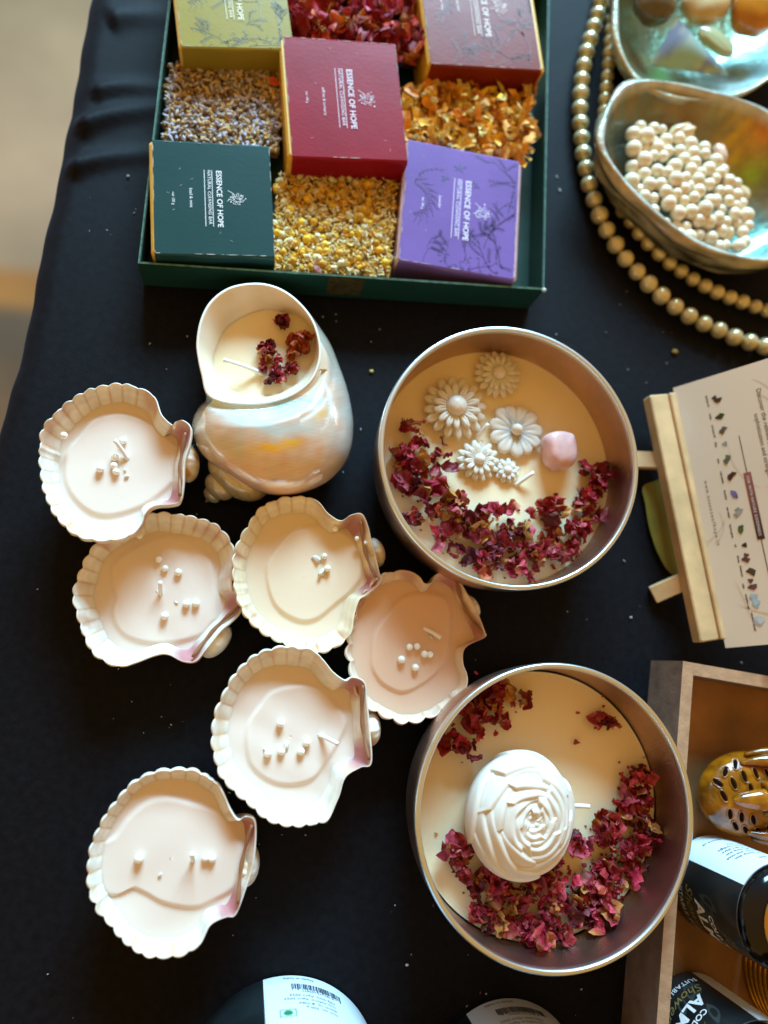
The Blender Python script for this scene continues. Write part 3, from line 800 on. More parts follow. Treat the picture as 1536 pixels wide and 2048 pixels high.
    for q, z in ((1.0, 1.65), (.985, 1.2), (.94, .8), (.86, .45), (.72, .18), (.5, .03), (.02, .03)):
        rows.append([P(C[0]+math.cos(t)*r_*q, C[1]+math.sin(t)*r_*q, z) for t, r_ in zip(th, Rs)])
    m.add(np.array(rows).reshape(-1, 3), grid_faces(len(rows), nth, wrapv=True), lin(220, 190, 160))
    NAC = mat('nacre', (.8, .8, .8), .17, metal=.3, attr=True, noise=(60, .1, 4), coat=.9, bump=[(60, .0006, .25)])
    sh = build(m, 'shell', NAC, root)
    # spire: three small turns and the tip
    m = M(); vv, ff = sphere_vf(60, 40)
    for (x, y, z, a_, b_, c_, rz) in ((478, 948, 1.15, 1.28, .86, 1.0, .62), (441, 972, .8, .62, .50, .62, .62), (424, 990, .5, .36, .26, .36, .7)):
        q = vv*np.array([a_, b_, c_]); u_ = vv[:, 0]
        ln_ = np.sin(vv[:, 1]*22+vv[:, 0]*3)
        cc = np.ones((len(vv), 3))*np.array(lin(204, 192, 162)); cc = cc*(1-.16*(ln_[:, None] > .75))
        cc = cc*(1+.1*sm_noise(vv*2.5, 5)[:, None])
        m.add(q @ rotm(0, 0, -rz).T+P(x, y, z), ff, cc)
    tt = np.linspace(0, 1, 14)[:, None]; tube(m, P(430, 985, .5)*(1-tt)+P(411, 1004, .2)*tt, np.linspace(.28, .03, 14), 16, lin(196, 182, 150))
    build(m, 'spire', NAC, sh)
    # lip and inner wall down to the wax
    nt2 = 200; t2_ = np.linspace(-np.pi, np.pi, nt2, endpoint=False); Ra = polar(APR, AC, t2_); Rw = polar(WXP, np.array([528., 708.]), t2_)
    wz = 2.08; m = M(); rows = []
    rx, ry = AC[0]+np.cos(t2_)*Ra, AC[1]+np.sin(t2_)*Ra; wx, wy = 528+np.cos(t2_)*Rw, 708+np.sin(t2_)*Rw
    rz_ = 3.05-.0009*(ry-690)
    for f_, dz in ((1.01, -.25), (1.012, -.08), (1.008, .0), (.99, .035), (.972, .015)):
        rows.append([P(AC[0]+(x-AC[0])*f_, AC[1]+(y-AC[1])*f_, z+dz) for x, y, z in zip(rx, ry, rz_)])
    for g in (.06, .15, .3, .45, .6, .75, .9, 1.0, 1.1):
        bul = .05*math.sin(min(g, 1)*math.pi)
        px_ = (AC[0]+(rx-AC[0])*(.968+bul))*(1-g)+wx*g; py_ = (AC[1]+(ry-AC[1])*(.968+bul))*(1-g)+wy*g; pz_ = (rz_-.02)*(1-g**1.3)+wz*g**1.3
        rows.append([P(x, y, z) for x, y, z in zip(px_, py_, pz_)])
    rows = np.array(rows); ci = np.ones(rows.shape)*np.array(lin(240, 228, 204)); ci[:4] = np.array(lin(248, 246, 238))
    ci = ci*(1+.06*sm_noise(rows.reshape(-1, 3)*1.2, 8).reshape(rows.shape[:2])[..., None])
    m.add(rows.reshape(-1, 3), grid_faces(len(rows), nt2, wrapv=True), np.clip(ci, 0, 1).reshape(-1, 3))
    IN = mat('shell_lining', (.8, .8, .8), .28, attr=True, sss=.2, ssss=.002, coat=.35, noise=(60, .08))
    build(m, 'lip', IN, sh)
    m = M(); w = []
    for q, dz in ((1.01, .05), (.985, .015), (.95, 0), (.5, .0), (.01, .01)):
        w.append([P(528+(x-528)*q, 708+(y-708)*q, wz+dz) for x, y in zip(wx, wy)])
    m.add(np.array(w).reshape(-1, 3), grid_faces(len(w), nt2, wrapv=True))
    build(m, 'wax', WAX, root)
    wick_at(root, (530, 750), (447, 720), wz, .7)
    for (x, y, n_, s) in ((562, 648, 3, .45), (590, 690, 4, .5), (605, 700, 2, .45), (540, 700, 3, .45), (535, 722, 3, .4), (520, 728, 2, .3), (585, 712, 2, .45), (545, 735, 2, .35), (575, 745, 3, .4), (550, 758, 3, .45), (540, 765, 1, .35), (608, 682, 2, .4)):
        for k in range(n_):
            m = M(); c = P(x+rng.normal()*6, y+rng.normal()*6, wz+.02)
            col = petal_col() if x < 580 or y > 730 else np.array(lin(196, 82, 40))
            for j in range(3): petal(m, c+np.abs(rng.normal(size=3))*.06, s*rng.uniform(.7, 1.3), base=col*rng.uniform(.8, 1.2), tilt=.7, crump=.5)
            build(m, 'rose_petal', PETAL, root)
turban()

# ------------------------------------------------------------------ gift box with soaps
def V3(p, z): return np.array([p[0], p[1], z])
BT = 1.7
bl, br, tr_, tl_ = P2(276, 527, BT), P2(1088, 580, BT), P2(1099, 0, BT), P2(337, 0, BT)
ux = (br-bl)/np.linalg.norm(br-bl)
# depth direction follows the long sides
d1 = (tl_-bl)/np.linalg.norm(tl_-bl); d2 = (tr_-br)/np.linalg.norm(tr_-br)
LEN = 16.6
tlc, trc = bl+d1*LEN, br+d2*LEN
broot = thing('gift_box', 'shallow dark green card gift box holding soaps and dried flowers', 'gift box', ((bl+br+tlc+trc)[0]/4, (bl+br+tlc+trc)[1]/4, 0))
GREEN = mat('green_card', lin(24, 62, 52), .42, noise=(120, .12), bump=[(800, .0002, .3)])
EDGE = mat('worn_green_edge', lin(86, 132, 116), .5, noise=(500, .5, 6))
m = M(); em = M(); tk = .09
cs = [bl, br, trc, tlc]; cen = sum(cs)/4
ins = [c_+(cen-c_)/np.linalg.norm(cen-c_)*tk*1.4 for c_ in cs]
for i in range(4):
    a, b_, c_, d_ = cs[i], cs[(i+1) % 4], ins[(i+1) % 4], ins[i]
    pts = [V3(a, 0), V3(b_, 0), V3(c_, 0), V3(d_, 0), V3(a, BT), V3(b_, BT), V3(c_, BT), V3(d_, BT)]
    m.add(pts, [(0, 1, 5, 4), (2, 3, 7, 6), (4, 5, 6, 7)])
    e2 = (a*.4+d_*.6); f2 = (b_*.4+c_*.6)
    em.add([V3(a, BT+.012), V3(b_, BT+.012), V3(f2, BT+.03), V3(e2, BT+.03), V3(a, BT-.03), V3(b_, BT-.03)], [(0, 1, 2, 3), (4, 5, 1, 0)])
build(m, 'wall', GREEN, broot, smooth=False)
build(em, 'worn_edge', EDGE, broot, smooth=False)
m = M(); m.add([V3(c_, .12) for c_ in ins]+[V3(c_, .0) for c_ in ins], [(0, 1, 2, 3), (7, 6, 5, 4)]); build(m, 'base', GREEN, broot, smooth=False)
# gold foil sticker wrapped over the front wall
GF = mat('gold_foil', lin(120, 104, 66), .4, metal=.7, noise=(350, .5, 5), bump=[(600, .0005, .6)])
m = M(); s0, s1 = .446, .534
nf = np.array([ux[1], -ux[0]])
A, B = bl*(1-s0)+br*s0, bl*(1-s1)+br*s1
m.add([V3(A+nf*.02, .25), V3(B+nf*.02, .25), V3(B+nf*.02, BT-.04), V3(A+nf*.02, BT-.04)], [(0, 1, 2, 3)])
build(m, 'foil_sticker', GF, broot, smooth=False)
m = M(); ball(m, V3(br, BT), (.1, .09, .08), sph=SPL); build(m, 'worn_corner', mat('white_card_core', lin(210, 220, 215), .8), broot)

def emblem(m, fn, cx, cy, s, col=None):
    """small line drawing: a ring of petals, dots and a profile curve"""
    for k in range(7):
        a = 2*math.pi*k/7+.3; t = np.linspace(0, 2*np.pi, 13)
        px_ = cx+s*(.42*math.cos(a)+.2*np.cos(t)*math.cos(a)-.1*np.sin(t)*math.sin(a))
        py_ = cy+s*(.42*math.sin(a)+.2*np.cos(t)*math.sin(a)+.1*np.sin(t)*math.cos(a))
        put_line(m, np.stack([px_, py_], 1), .014, fn, col)
    for k in range(16):
        a = rng.uniform(0, 6.28); r = s*rng.uniform(.2, .85)
        t = np.linspace(0, 2*np.pi, 7)[:-1]; q = s*rng.uniform(.03, .08)
        put_poly(m, np.stack([cx+r*math.cos(a)+q*np.cos(t), cy+r*math.sin(a)+q*np.sin(t)], 1), fn, col)
    t = np.linspace(-1, 1.2, 14)
    put_line(m, np.stack([cx-s*.35+s*.5*t, cy+s*(-.55+.35*np.cos(t*2.4))], 1), .018, fn, col)
    put_line(m, np.stack([cx-s*.1+s*.1*np.sin(t*3), cy-s*.1+s*.5*t], 1), .016, fn, col)

def soap(label, corners, zt, sleeve, gold, line, art, words, small, zb=.13, gl=.16, gr=.0, rough=.35, coat=.15):
    """corners TL TR BL BR of the printed top, as seen"""
    TL, TR, BL, BR_ = [P2(*q, zt) for q in corners]
    c = (TL+TR+BL+BR_)/4
    u = ((TR-TL)+(BR_-BL))/2; v = ((TL-BL)+(TR-BR_))/2
    w, h = np.linalg.norm(u), np.linalg.norm(v); u /= w
    v = v/h; v = v-u*(v @ u); v /= np.linalg.norm(v)
    root = thing('soap_box', label, 'soap', (c[0], c[1], zb), 'boxed soaps in the green gift box')
    fn = lambda x, y, dz=.012: np.stack([c[0]+u[0]*x+v[0]*y, c[1]+u[1]*x+v[1]*y, zt+dz+0*x], 1)
    m = M(); hz = (zt-zb)/2
    u3, v3 = V3(u, 0), V3(v, 0)
    cc = V3(c, zb+hz)
    box(m, cc+u3*(gr-gl)/2, u3*(w/2+(gl+gr)/2), v3*(h/2-.045), np.array([0, 0, hz-.045]), bev=.09)
    build(m, 'soap_bar', gold, root, smooth=False)
    m = M()
    # card sleeve: top, front and back, with a rounded fold
    prof = [(-h/2, zb), (-h/2, zt-.09), (-h/2+.025, zt-.03), (-h/2+.09, zt), (h/2-.09, zt), (h/2-.025, zt-.03), (h/2, zt-.09), (h/2, zb)]
    nseg = 12
    pts = []; 
    for i in range(nseg+1):
        x = -w/2+w*i/nseg
        for (yy_, zz) in prof: pts.append(cc*np.array([1, 1, 0])+u3*x+v3*(yy_+.02*math.sin(i*.9)*(zz < zt-.05))+np.array([0, 0, zz]))
    m.add(pts, [tuple(q[::-1]) for q in grid_faces(nseg+1, len(prof))])
    build(m, 'sleeve', sleeve, root, smooth=False)
    m = M()
    for (p0, p1, ax) in (((-w/2+.02, -h/2+.09), (w/2-.02, -h/2+.09), 0), ((-w/2+.02, h/2-.09), (w/2-.02, h/2-.09), 0), ((-w/2+.015, -h/2+.1), (-w/2+.015, h/2-.1), 1), ((w/2-.015, -h/2+.1), (w/2-.015, h/2-.1), 1)):
        t0 = 0.
        while t0 < 1:
            L_ = rng.uniform(.02, .13); t1_ = min(t0+L_, 1); t = np.linspace(t0, t1_, 5)[:, None]
            if rng.random() < .55:
                q_ = np.array(p0)*(1-t)+np.array(p1)*t
                put_line(m, q_, rng.uniform(.01, .03)*np.sin(np.linspace(.2, 2.9, 5)), lambda a, b: fn(a, b, .019))
            t0 = t1_+rng.uniform(0, .05)
    for k in range(7):
        x_, y_ = rng.uniform(-.45, .45)*w, rng.uniform(-.45, .45)*h; a_ = rng.uniform(0, 6.28)
        put_line(m, [(x_, y_), (x_+.1*math.cos(a_), y_+.1*math.sin(a_))], .012, lambda a, b: fn(a, b, .019))
    if m.n: build(m, 'worn_edge', WORN, root, smooth=False)
    # writing runs down the top of the sleeve
    tf = lambda x, y: fn(y, -x, .026)                    # text x -> downwards, text up -> right
    m = M()
    sz = h*.1
    x0 = -h*.245
    L_, _ = text_vf('ESSENCE OF HOPE', 1, bold=.012); s1 = (h*.49)/np.ptp(L_[:, 0])
    put_text(m, 'ESSENCE OF HOPE', s1, tf, x0, w*.03, bold=.012)
    L_, _ = text_vf('NATURAL CLEANSING BAR', 1, spacing=1.1); s2 = (h*.47)/np.ptp(L_[:, 0])
    put_text(m, 'NATURAL CLEANSING BAR', s2, tf, x0, -w*.045, spacing=1.1)
    put_line(m, [(x0, -w*.008), (x0+h*.49, -w*.008)], .022, tf); put_line(m, [(x0, -w*.072), (x0+h*.49, -w*.072)], .022, tf)
    L_, _ = text_vf(small, 1); s3 = .17
    put_text(m, small, s3, tf, -h*.08, -w*.2); put_text(m, 'net 100 g', .14, tf, -h*.04, -w*.345)
    emblem(m, tf, 0, w*.2, h*.085)
    build(m, 'lettering', words, root, smooth=False)
    if art:
        m = M()
        def twig(x, y, a, L, wd, dep):
            n_ = 8; pts = [(x, y)]; aa = a
            for i in range(n_):
                aa += rng.normal()*.22; x += math.cos(aa)*L/n_; y += math.sin(aa)*L/n_; pts.append((x, y))
            pts = np.array(pts); pts = np.clip(pts, [-w/2+.1, -h/2+.12], [w/2-.08, h/2-.12])
            put_line(m, pts, np.linspace(wd, wd*.4, len(pts)), fn)
            if dep:
                for k in range(3):
                    i = rng.integers(3, n_); twig(*pts[i], aa+rng.choice([-1, 1])*rng.uniform(.4, 1.), L*.62, wd*.6, dep-1)
            else:
                for i in range(2, n_):
                    for sgn in (-1, 1):
                        q = pts[i]; b_ = aa+sgn*.8; l_ = .11
                        if abs(q[0]) < w/2-.15 and abs(q[1]) < h/2-.17:
                            put_poly(m, [q, q+np.array([math.cos(b_-.35), math.sin(b_-.35)])*l_*.6, q+np.array([math.cos(b_), math.sin(b_)])*l_, q+np.array([math.cos(b_+.35), math.sin(b_+.35)])*l_*.6], fn)
        twig(w*.22, -h*.28, 1.1, h*.42, .05, 2); twig(w*.4, -h*.42, 1.9, h*.28, .05, 2); twig(w*.05, -h*.42, 1.2, h*.24, .04, 1)
        twig(w*.3, -h*.45, 2.5, h*.3, .04, 1); twig(w*.42, h*.05, 1.4, h*.35, .035, 1); twig(-w*.42, h*.15, 1.1, h*.3, .03, 0); twig(-w*.1, -h*.46, 1.9, h*.2, .03, 1); twig(-w*.3, -h*.47, 1.2, h*.22, .03, 1); twig(w*.46, h*.3, 2.3, h*.25, .03, 1); twig(w*.1, -h*.47, .6, h*.25, .03, 1)
        # half sun with wavy rays on the left side
        sc = np.array([-w*.5+.28, h*.02]); R_ = w*.14
        a = np.linspace(-1.35, 1.35, 22); put_line(m, np.stack([sc[0]+R_*np.cos(a), sc[1]+R_*np.sin(a)], 1), .03, fn)
        for k in range(17):
            a0 = -1.3+2.6*k/16; t = np.linspace(0, 1, 8); L = w*(.11 if k % 2 else .08)
            rr = R_*1.06+L*t; aa = a0+.1*np.sin(t*5)
            q = np.stack([np.maximum(sc[0]+rr*np.cos(aa), -w/2+.05), sc[1]+rr*np.sin(aa)], 1)
            put_line(m, q, np.linspace(.05, .01, 8), fn)
        # swallows
        for (bx, by, bs, ba) in ((-.02*w, .34*h, .3, .3), (-.15*w, .24*h, .24, 1.2), (.12*w, .22*h, .24, -.6)):
            q = np.array([(1, .05), (.25, .18), (-.1, .8), (-.25, .2), (-1, .5), (-.6, .05), (-1, -.3), (-.25, -.05), (.0, -.75), (.3, -.05)])*bs
            r = np.array([[math.cos(ba), -math.sin(ba)], [math.sin(ba), math.cos(ba)]])
            q = q @ r.T+np.array([bx, by])
            ctr = q.mean(0); 
            for i in range(len(q)): put_poly(m, [ctr, q[i], q[(i+1) % len(q)]], fn)
        for k in range(26):      # leafy scroll near the bottom
            x = rng.uniform(-.25, .4)*w; y = -h*.5+rng.uniform(.15, .7); a = rng.uniform(0, 6.28)
            t = np.linspace(0, 1.2, 7); put_line(m, np.stack([x+.12*t*np.cos(a+t*2), np.clip(y+.12*t*np.sin(a+t*2), -h/2+.1, h)], 1), .022, fn)
        build(m, 'printed_pattern', line, root, smooth=False)
    return root

GOLD = mat('golden_soap', lin(226, 178, 74), .4, sss=.3, ssss=.003, noise=(150, .15))
PALE = mat('clear_wrap_soap', lin(196, 160, 168), .25, noise=(150, .2), coat=.4)
def ink(r, g, b, ro=.4): return mat('printed_ink', lin(r, g, b), ro)
INKW = ink(236, 236, 236)
WORN = mat('bare_card', lin(186, 178, 168), .8)
def sl(nm, c, am=.08): return mat(nm, lin(*c), .3, spec=.22, noise=(45, am, 3), coat=0, bump=[(60, .0005, .15), (700, .0001, .3)])
soap('boxed soap in a dark teal green sleeve, bottom left corner of the gift box', [(319, 279), (552, 292), (294, 509), (536, 516)], 2.1, sl('teal_sleeve', (34, 68, 68)), GOLD, None, False, INKW, 'basil & mint', gl=.13)
soap('boxed soap in a wine red sleeve, centre of the gift box above the chamomile', [(583, 72), (811, 89), (568, 314), (794, 322)], 2.43, sl('wine_sleeve', (138, 13, 34), .12), GOLD, None, False, ink(225, 205, 215), 'saffron & turmeric', gl=.18)
soap('boxed soap in a purple sleeve printed with a sun, swallows and branches', [(821, 280), (1046, 322), (794, 520), (1019, 562)], 1.92, sl('purple_sleeve', (118, 92, 160), .1), PALE, ink(78, 52, 120), True, ink(238, 228, 250), 'lavender', gl=.1, gr=.16)
soap('boxed soap in a mustard yellow sleeve cut off by the top of the picture', [(360, -128), (578, -118), (342, 93), (567, 100)], 2.36, sl('mustard_sleeve', (150, 134, 50)), mat('cream_soap', lin(226, 196, 110), .4, sss=.3, ssss=.003), ink(116, 108, 50), True, ink(232, 226, 190), 'turmeric', gl=.12, gr=.0)
soap('boxed soap in an orange red sleeve cut off by the top right of the box', [(852, -110), (1070, -95), (841, 125), (1058, 142)], 2.4, sl('orange_sleeve', (120, 36, 14), .14), GOLD, ink(104, 40, 26), True, ink(230, 205, 190), 'orange peel', gl=.12, gr=.2)

def cell(px4, z): return [P2(*q, z) for q in px4]
def in_cell(c4, a, b): return (c4[0]*(1-a)+c4[1]*a)*(1-b)+(c4[3]*(1-a)+c4[2]*a)*b
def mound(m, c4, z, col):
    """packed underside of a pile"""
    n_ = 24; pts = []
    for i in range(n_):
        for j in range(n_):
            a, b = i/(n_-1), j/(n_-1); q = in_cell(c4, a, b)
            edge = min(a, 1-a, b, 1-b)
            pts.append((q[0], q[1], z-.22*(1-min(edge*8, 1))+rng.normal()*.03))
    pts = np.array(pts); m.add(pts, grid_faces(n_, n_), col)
# lavender
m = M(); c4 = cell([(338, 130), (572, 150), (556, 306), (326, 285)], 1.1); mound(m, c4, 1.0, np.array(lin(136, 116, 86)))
v8, f8 = sphere_vf(6, 5)
pal = [lin(190, 184, 190), lin(206, 172, 104), lin(136, 122, 118), lin(196, 186, 180), lin(140, 104, 60), lin(176, 176, 196), lin(206, 174, 120)]
for k in range(1500):
    q = in_cell(c4, rng.uniform(.0, 1), rng.uniform(0, 1)); L = rng.uniform(.16, .3)
    m.add((v8*np.array([L*.8, .07, .06])) @ rotm(rng.normal()*.3, rng.normal()*.55, rng.uniform(0, 6.28)).T+V3(q, 1.02+rng.uniform(0, .24)), f8, np.array(pal[rng.integers(7)])*rng.uniform(.8, 1.15))
for (x, y, ang, cl) in ((543, 190, .6, lin(220, 160, 70)), (545, 165, 1.2, lin(206, 76, 30))):
    petal(m, P(x, y, 1.3), .6, yaw=ang, base=cl, asp=.4)
tag(build(m, 'lavender', PILE, top=(*in_cell(c4, .5, .5), 1.0)), 'loose dried lavender buds filling the compartment below the mustard soap', 'dried flowers', kind='stuff')
# chamomile
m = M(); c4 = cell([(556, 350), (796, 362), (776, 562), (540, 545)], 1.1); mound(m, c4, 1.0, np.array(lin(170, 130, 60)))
for k in range(270):
    q = in_cell(c4, rng.uniform(0, 1), rng.uniform(0, 1)**.9); r = rng.uniform(.12, .21)
    white = rng.random() < .35
    v = v8*(1+.18*rng.normal(size=(len(v8), 1)))*r*(1.1 if white else 1)
    v_, f_ = (SPL if not white else (v8*(1+.2*rng.normal(size=(len(v8), 1))), f8))
    m.add(v_*r*np.array([1, 1, .85])+V3(q, 1.02+rng.uniform(.02, .28)), f_, np.array([lin(236, 196, 50), lin(224, 170, 36), lin(206, 156, 44)][rng.integers(3)] if not white else lin(222, 208, 160))*rng.uniform(.85, 1.1))
for k in range(3200):
    q = in_cell(c4, rng.uniform(0, 1), rng.uniform(0, 1)); L = rng.uniform(.05, .2)
    m.add((v8*np.array([L, .035, .02])) @ rotm(rng.normal()*.4, rng.normal()*.6, rng.uniform(0, 6.28)).T+V3(q, 1.03+rng.uniform(0, .34)), f8, np.array([lin(240, 222, 160), lin(238, 194, 70), lin(236, 222, 180), lin(226, 166, 46)][rng.integers(4)])*rng.uniform(.8, 1.1))
petal(m, P(634, 540, 1.35), .5, yaw=.6, base=lin(140, 70, 66), asp=.5)
tag(build(m, 'chamomile', PILE, top=(*in_cell(c4, .5, .5), 1.0)), 'loose dried chamomile heads filling the compartment below the wine red soap', 'dried flowers', kind='stuff')
# marigold
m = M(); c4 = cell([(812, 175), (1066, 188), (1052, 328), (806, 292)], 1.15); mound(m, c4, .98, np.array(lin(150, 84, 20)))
for k in range(430):
    q = in_cell(c4, rng.uniform(0, 1), rng.uniform(0, 1))
    petal(m, V3(q, 1.0+rng.uniform(0, .3)), rng.uniform(.6, 1.25), base=np.array([lin(240, 184, 56), lin(226, 152, 36), lin(234, 196, 104), lin(212, 126, 30)][rng.integers(4)]), tilt=.5, asp=rng.uniform(.2, .36), nu=5, nv=7, crump=.22, tipcol=lin(236, 206, 130))
tag(build(m, 'marigold_petals', PILE, top=(*in_cell(c4, .5, .5), 1.0)), 'loose orange dried marigold petals above the purple soap', 'dried flowers', kind='stuff')
# rose petals of the box
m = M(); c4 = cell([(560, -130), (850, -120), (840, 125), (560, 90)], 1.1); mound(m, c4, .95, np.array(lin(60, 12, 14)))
for k in range(170):
    q = in_cell(c4, rng.uniform(.02, .98), rng.uniform(0, 1))
    petal(m, V3(q, 1.0+rng.uniform(0, .35)), rng.uniform(.8, 1.5), base=np.array([lin(176, 36, 62), lin(140, 18, 34), lin(206, 84, 112), lin(190, 60, 34), lin(120, 14, 26)][rng.integers(5)]), tilt=.7, asp=rng.uniform(.5, .9), crump=.55, tipcol=lin(220, 140, 60))
for k in range(4): petal(m, P(818+rng.normal()*5, 95+k*10, 1.2), .8, base=lin(200, 96, 28), tilt=.4)
tube(m, [P(655, -30, 1.6), P(662, 20, 1.7), P(668, 45, 1.65), P(676, 70, 1.5)], .04, 6, lin(226, 196, 170))
tag(build(m, 'rose_petals', PILE, top=(*in_cell(c4, .5, .5), 1.0)), 'heap of curled red rose petals above the wine red soap', 'dried flowers', kind='stuff')

# ------------------------------------------------------------------ pearl necklace
def necklace():
    outer = [(1215, -150), (1212, -60), (1200, 10), (1183, 70), (1168, 130), (1160, 200), (1162, 262), (1170, 330), (1188, 400), (1218, 470), (1262, 530), (1312, 582), (1372, 628), (1440, 662), (1500, 685), (1560, 700)]
    inner = [(1250, -130), (1240, -40), (1230, 20), (1222, 60), (1218, 120), (1212, 190), (1205, 260), (1208, 330), (1245, 420), (1310, 500), (1370, 548), (1430, 582), (1490, 606), (1560, 630)]
    root = thing('pearl_necklace', 'double strand of golden pearls curving around the two abalone shells', 'necklace', (*P2(1170, 300, 0), 0))
    for pts, d in ((outer, .80), (inner, .68)):
        w = np.array([P2(*q, d/2) for q in pts]); L = np.sum(np.linalg.norm(np.diff(w, axis=0), axis=1))
        n_ = int(L/(d*.93)); s = spline(w, n_, closed=False)
        for q in s:
            m = M(); ball(m, (q[0]+rng.normal()*.01, q[1]+rng.normal()*.01, d/2), (d/2*rng.uniform(.93, 1.0),)*3, np.array(lin(220, 208, 160))*rng.uniform(.9, 1.08))
            build(m, 'pearl', BEAD, root)
        m = M(); tube(m, np.c_[spline(w, 160, closed=False), np.full(160, d/2)], .05, 6, lin(190, 170, 120)); build(m, 'cord', BEAD, root)
necklace()

# ------------------------------------------------------------------ abalone shells
def abalone(label, out_px, zr, base_px, seed, rimc, bright, glow=()):
    NM = 200
    O = spline([P2(*q, zr) for q in out_px], NM); c = O.mean(0); Bc = P2(*base_px, 0)
    root = thing('abalone_shell', label, 'sea shell', (Bc[0], Bc[1], 0), 'abalone shell bowls')
    rows = []; cols = []
    pr = [(0.03, .0), (.25, .0), (.45, .03), (.62, .12), (.76, .3), (.87, .55), (.95, .8), (.985, .95), (1.0, 1.0)]
    tl = .16*np.array([(O-c) @ np.array([.4, .9])])[0]/4
    for s, h in pr:
        q = Bc*(1-h)+c*h+(O-c)*s
        z = .35+(zr-.35)*h+tl*h*1.2
        rows.append(np.c_[q, z])
        p3 = np.c_[q, z]
        n1 = sm_noise(p3*np.array([.9, .9, .5]), seed)[:, None]; n2 = sm_noise(p3*1.3, seed+3)[:, None]; n3 = sm_noise(p3*2.6, seed+7)[:, None]
        col = np.ones((NM, 3))*np.array(bright[0])
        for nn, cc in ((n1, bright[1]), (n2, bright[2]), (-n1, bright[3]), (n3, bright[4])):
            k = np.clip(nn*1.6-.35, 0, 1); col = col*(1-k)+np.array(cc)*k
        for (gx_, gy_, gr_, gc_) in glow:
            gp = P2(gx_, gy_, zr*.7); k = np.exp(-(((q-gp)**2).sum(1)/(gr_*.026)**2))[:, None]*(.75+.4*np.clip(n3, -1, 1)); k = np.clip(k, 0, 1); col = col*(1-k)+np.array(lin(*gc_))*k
        if s > .97: col = np.ones((NM, 3))*np.array(rimc)
        cols.append(col)
    for s, h in ((1.03, .98), (1.035, .92), (1.03, .86), (1.02, .8), (1.0, .73), (.99, .66), (.96, .58), (.93, .5), (.89, .42), (.85, .35), (.8, .27), (.73, .2), (.66, .12), (.5, 0.)):
        q = Bc*(1-h)+c*h+(O-c)*s
        rr = 1+.014*np.sin(np.arange(NM)/NM*2*np.pi*9+h*14)+.012*np.sin(h*40+np.sin(np.arange(NM)/NM*2*np.pi*4))
        q = c+(q-c)*rr[:, None]
        z = zr*h+tl*h*1.2+(0 if h else .02)
        z = np.maximum(z, .02)
        rows.append(np.c_[q, z])
        n1 = sm_noise(np.c_[q*.6, z*7+0*q[:, 0]], seed+11)[:, None]
        k = np.clip(.5+.5*np.sin(h*46+n1[:, 0]*2.5)+.3*n1[:, 0], 0, 1)[:, None]
        cols.append(np.array(lin(46, 46, 38))*(1-k)+np.array(lin(176, 172, 146))*k if s < 1.03 else np.ones((NM, 3))*np.array(lin(190, 178, 150)))
    rows = np.array(rows); nr = len(rows)
    m = M(); f = grid_faces(nr, NM, wrapv=True); f += [tuple(range(NM))[::-1], tuple((nr-1)*NM+i for i in range(NM))]
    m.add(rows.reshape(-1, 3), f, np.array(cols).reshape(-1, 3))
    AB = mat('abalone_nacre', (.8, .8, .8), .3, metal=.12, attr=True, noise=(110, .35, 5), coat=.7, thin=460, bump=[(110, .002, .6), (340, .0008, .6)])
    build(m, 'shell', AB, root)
    return root
abalone('abalone shell bowl full of loose pearls, lower of the two iridescent shells', [(1212, 290), (1214, 235), (1232, 195), (1265, 170), (1320, 166), (1400, 184), (1480, 206), (1560, 250), (1640, 330), (1660, 420), (1600, 490), (1530, 512), (1450, 496), (1370, 458), (1300, 400), (1245, 345)],
        2.4, (1365, 430), 5, lin(196, 196, 188), [lin(112, 116, 104), lin(140, 134, 100), lin(78, 96, 84), lin(140, 104, 66), lin(120, 130, 104)],
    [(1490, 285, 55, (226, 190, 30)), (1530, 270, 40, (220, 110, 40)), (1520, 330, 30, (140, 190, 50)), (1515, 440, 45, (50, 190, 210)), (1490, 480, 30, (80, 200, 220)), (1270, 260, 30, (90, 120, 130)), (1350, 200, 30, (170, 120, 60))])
abalone('abalone shell bowl holding polished stones, at the top right corner', [(1240, 20), (1246, 80), (1275, 135), (1330, 172), (1395, 188), (1465, 182), (1530, 158), (1610, 90), (1640, -40), (1570, -160), (1420, -200), (1300, -150), (1245, -60)],
        2.6, (1380, 40), 21, lin(196, 196, 178), [lin(92, 90, 58), lin(120, 116, 76), lin(66, 64, 38), lin(134, 120, 80), lin(96, 110, 80)],
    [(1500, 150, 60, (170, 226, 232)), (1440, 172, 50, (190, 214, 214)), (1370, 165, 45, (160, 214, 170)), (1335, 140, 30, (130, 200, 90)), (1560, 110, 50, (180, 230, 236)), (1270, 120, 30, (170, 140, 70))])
CREAMP = mat('cream_pearl', (.8, .8, .8), .28, attr=True, sss=.2, ssss=.001, coat=.4, noise=(200, .1))
# loose pearls in the lower shell
PL = 'small round cream pearl in the heap inside the lower abalone shell'
k = 0; placed = []
tries = 0
while len(placed) < 92 and tries < 20000:
    tries += 1
    x, y = rng.uniform(1262, 1500), rng.uniform(250, 495)
    if (x-1375)/125*.0+((x-1372-(y-375)*.55)/105)**2+((y-378)/128)**2 > 1: continue
    r = rng.uniform(.25, .37); z = 1.1+r+rng.uniform(0, .2)+.5*max(0, 1-((x-1375)/110)**2-((y-380)/110)**2)+max(0, (380-y)*.0015)
    c = P(x, y, z)
    if any(np.linalg.norm(c-q)< (r+s)*.78 for q, s in placed): continue
    placed.append((c, r))
    m = M(); ball(m, c, r, np.array(lin(240, 226, 196))*rng.uniform(.92, 1.04))
    tag(build(m, 'loose_pearl', CREAMP, top=c-np.array([0, 0, r])), PL, 'pearl', 'loose pearls inside the lower abalone shell')
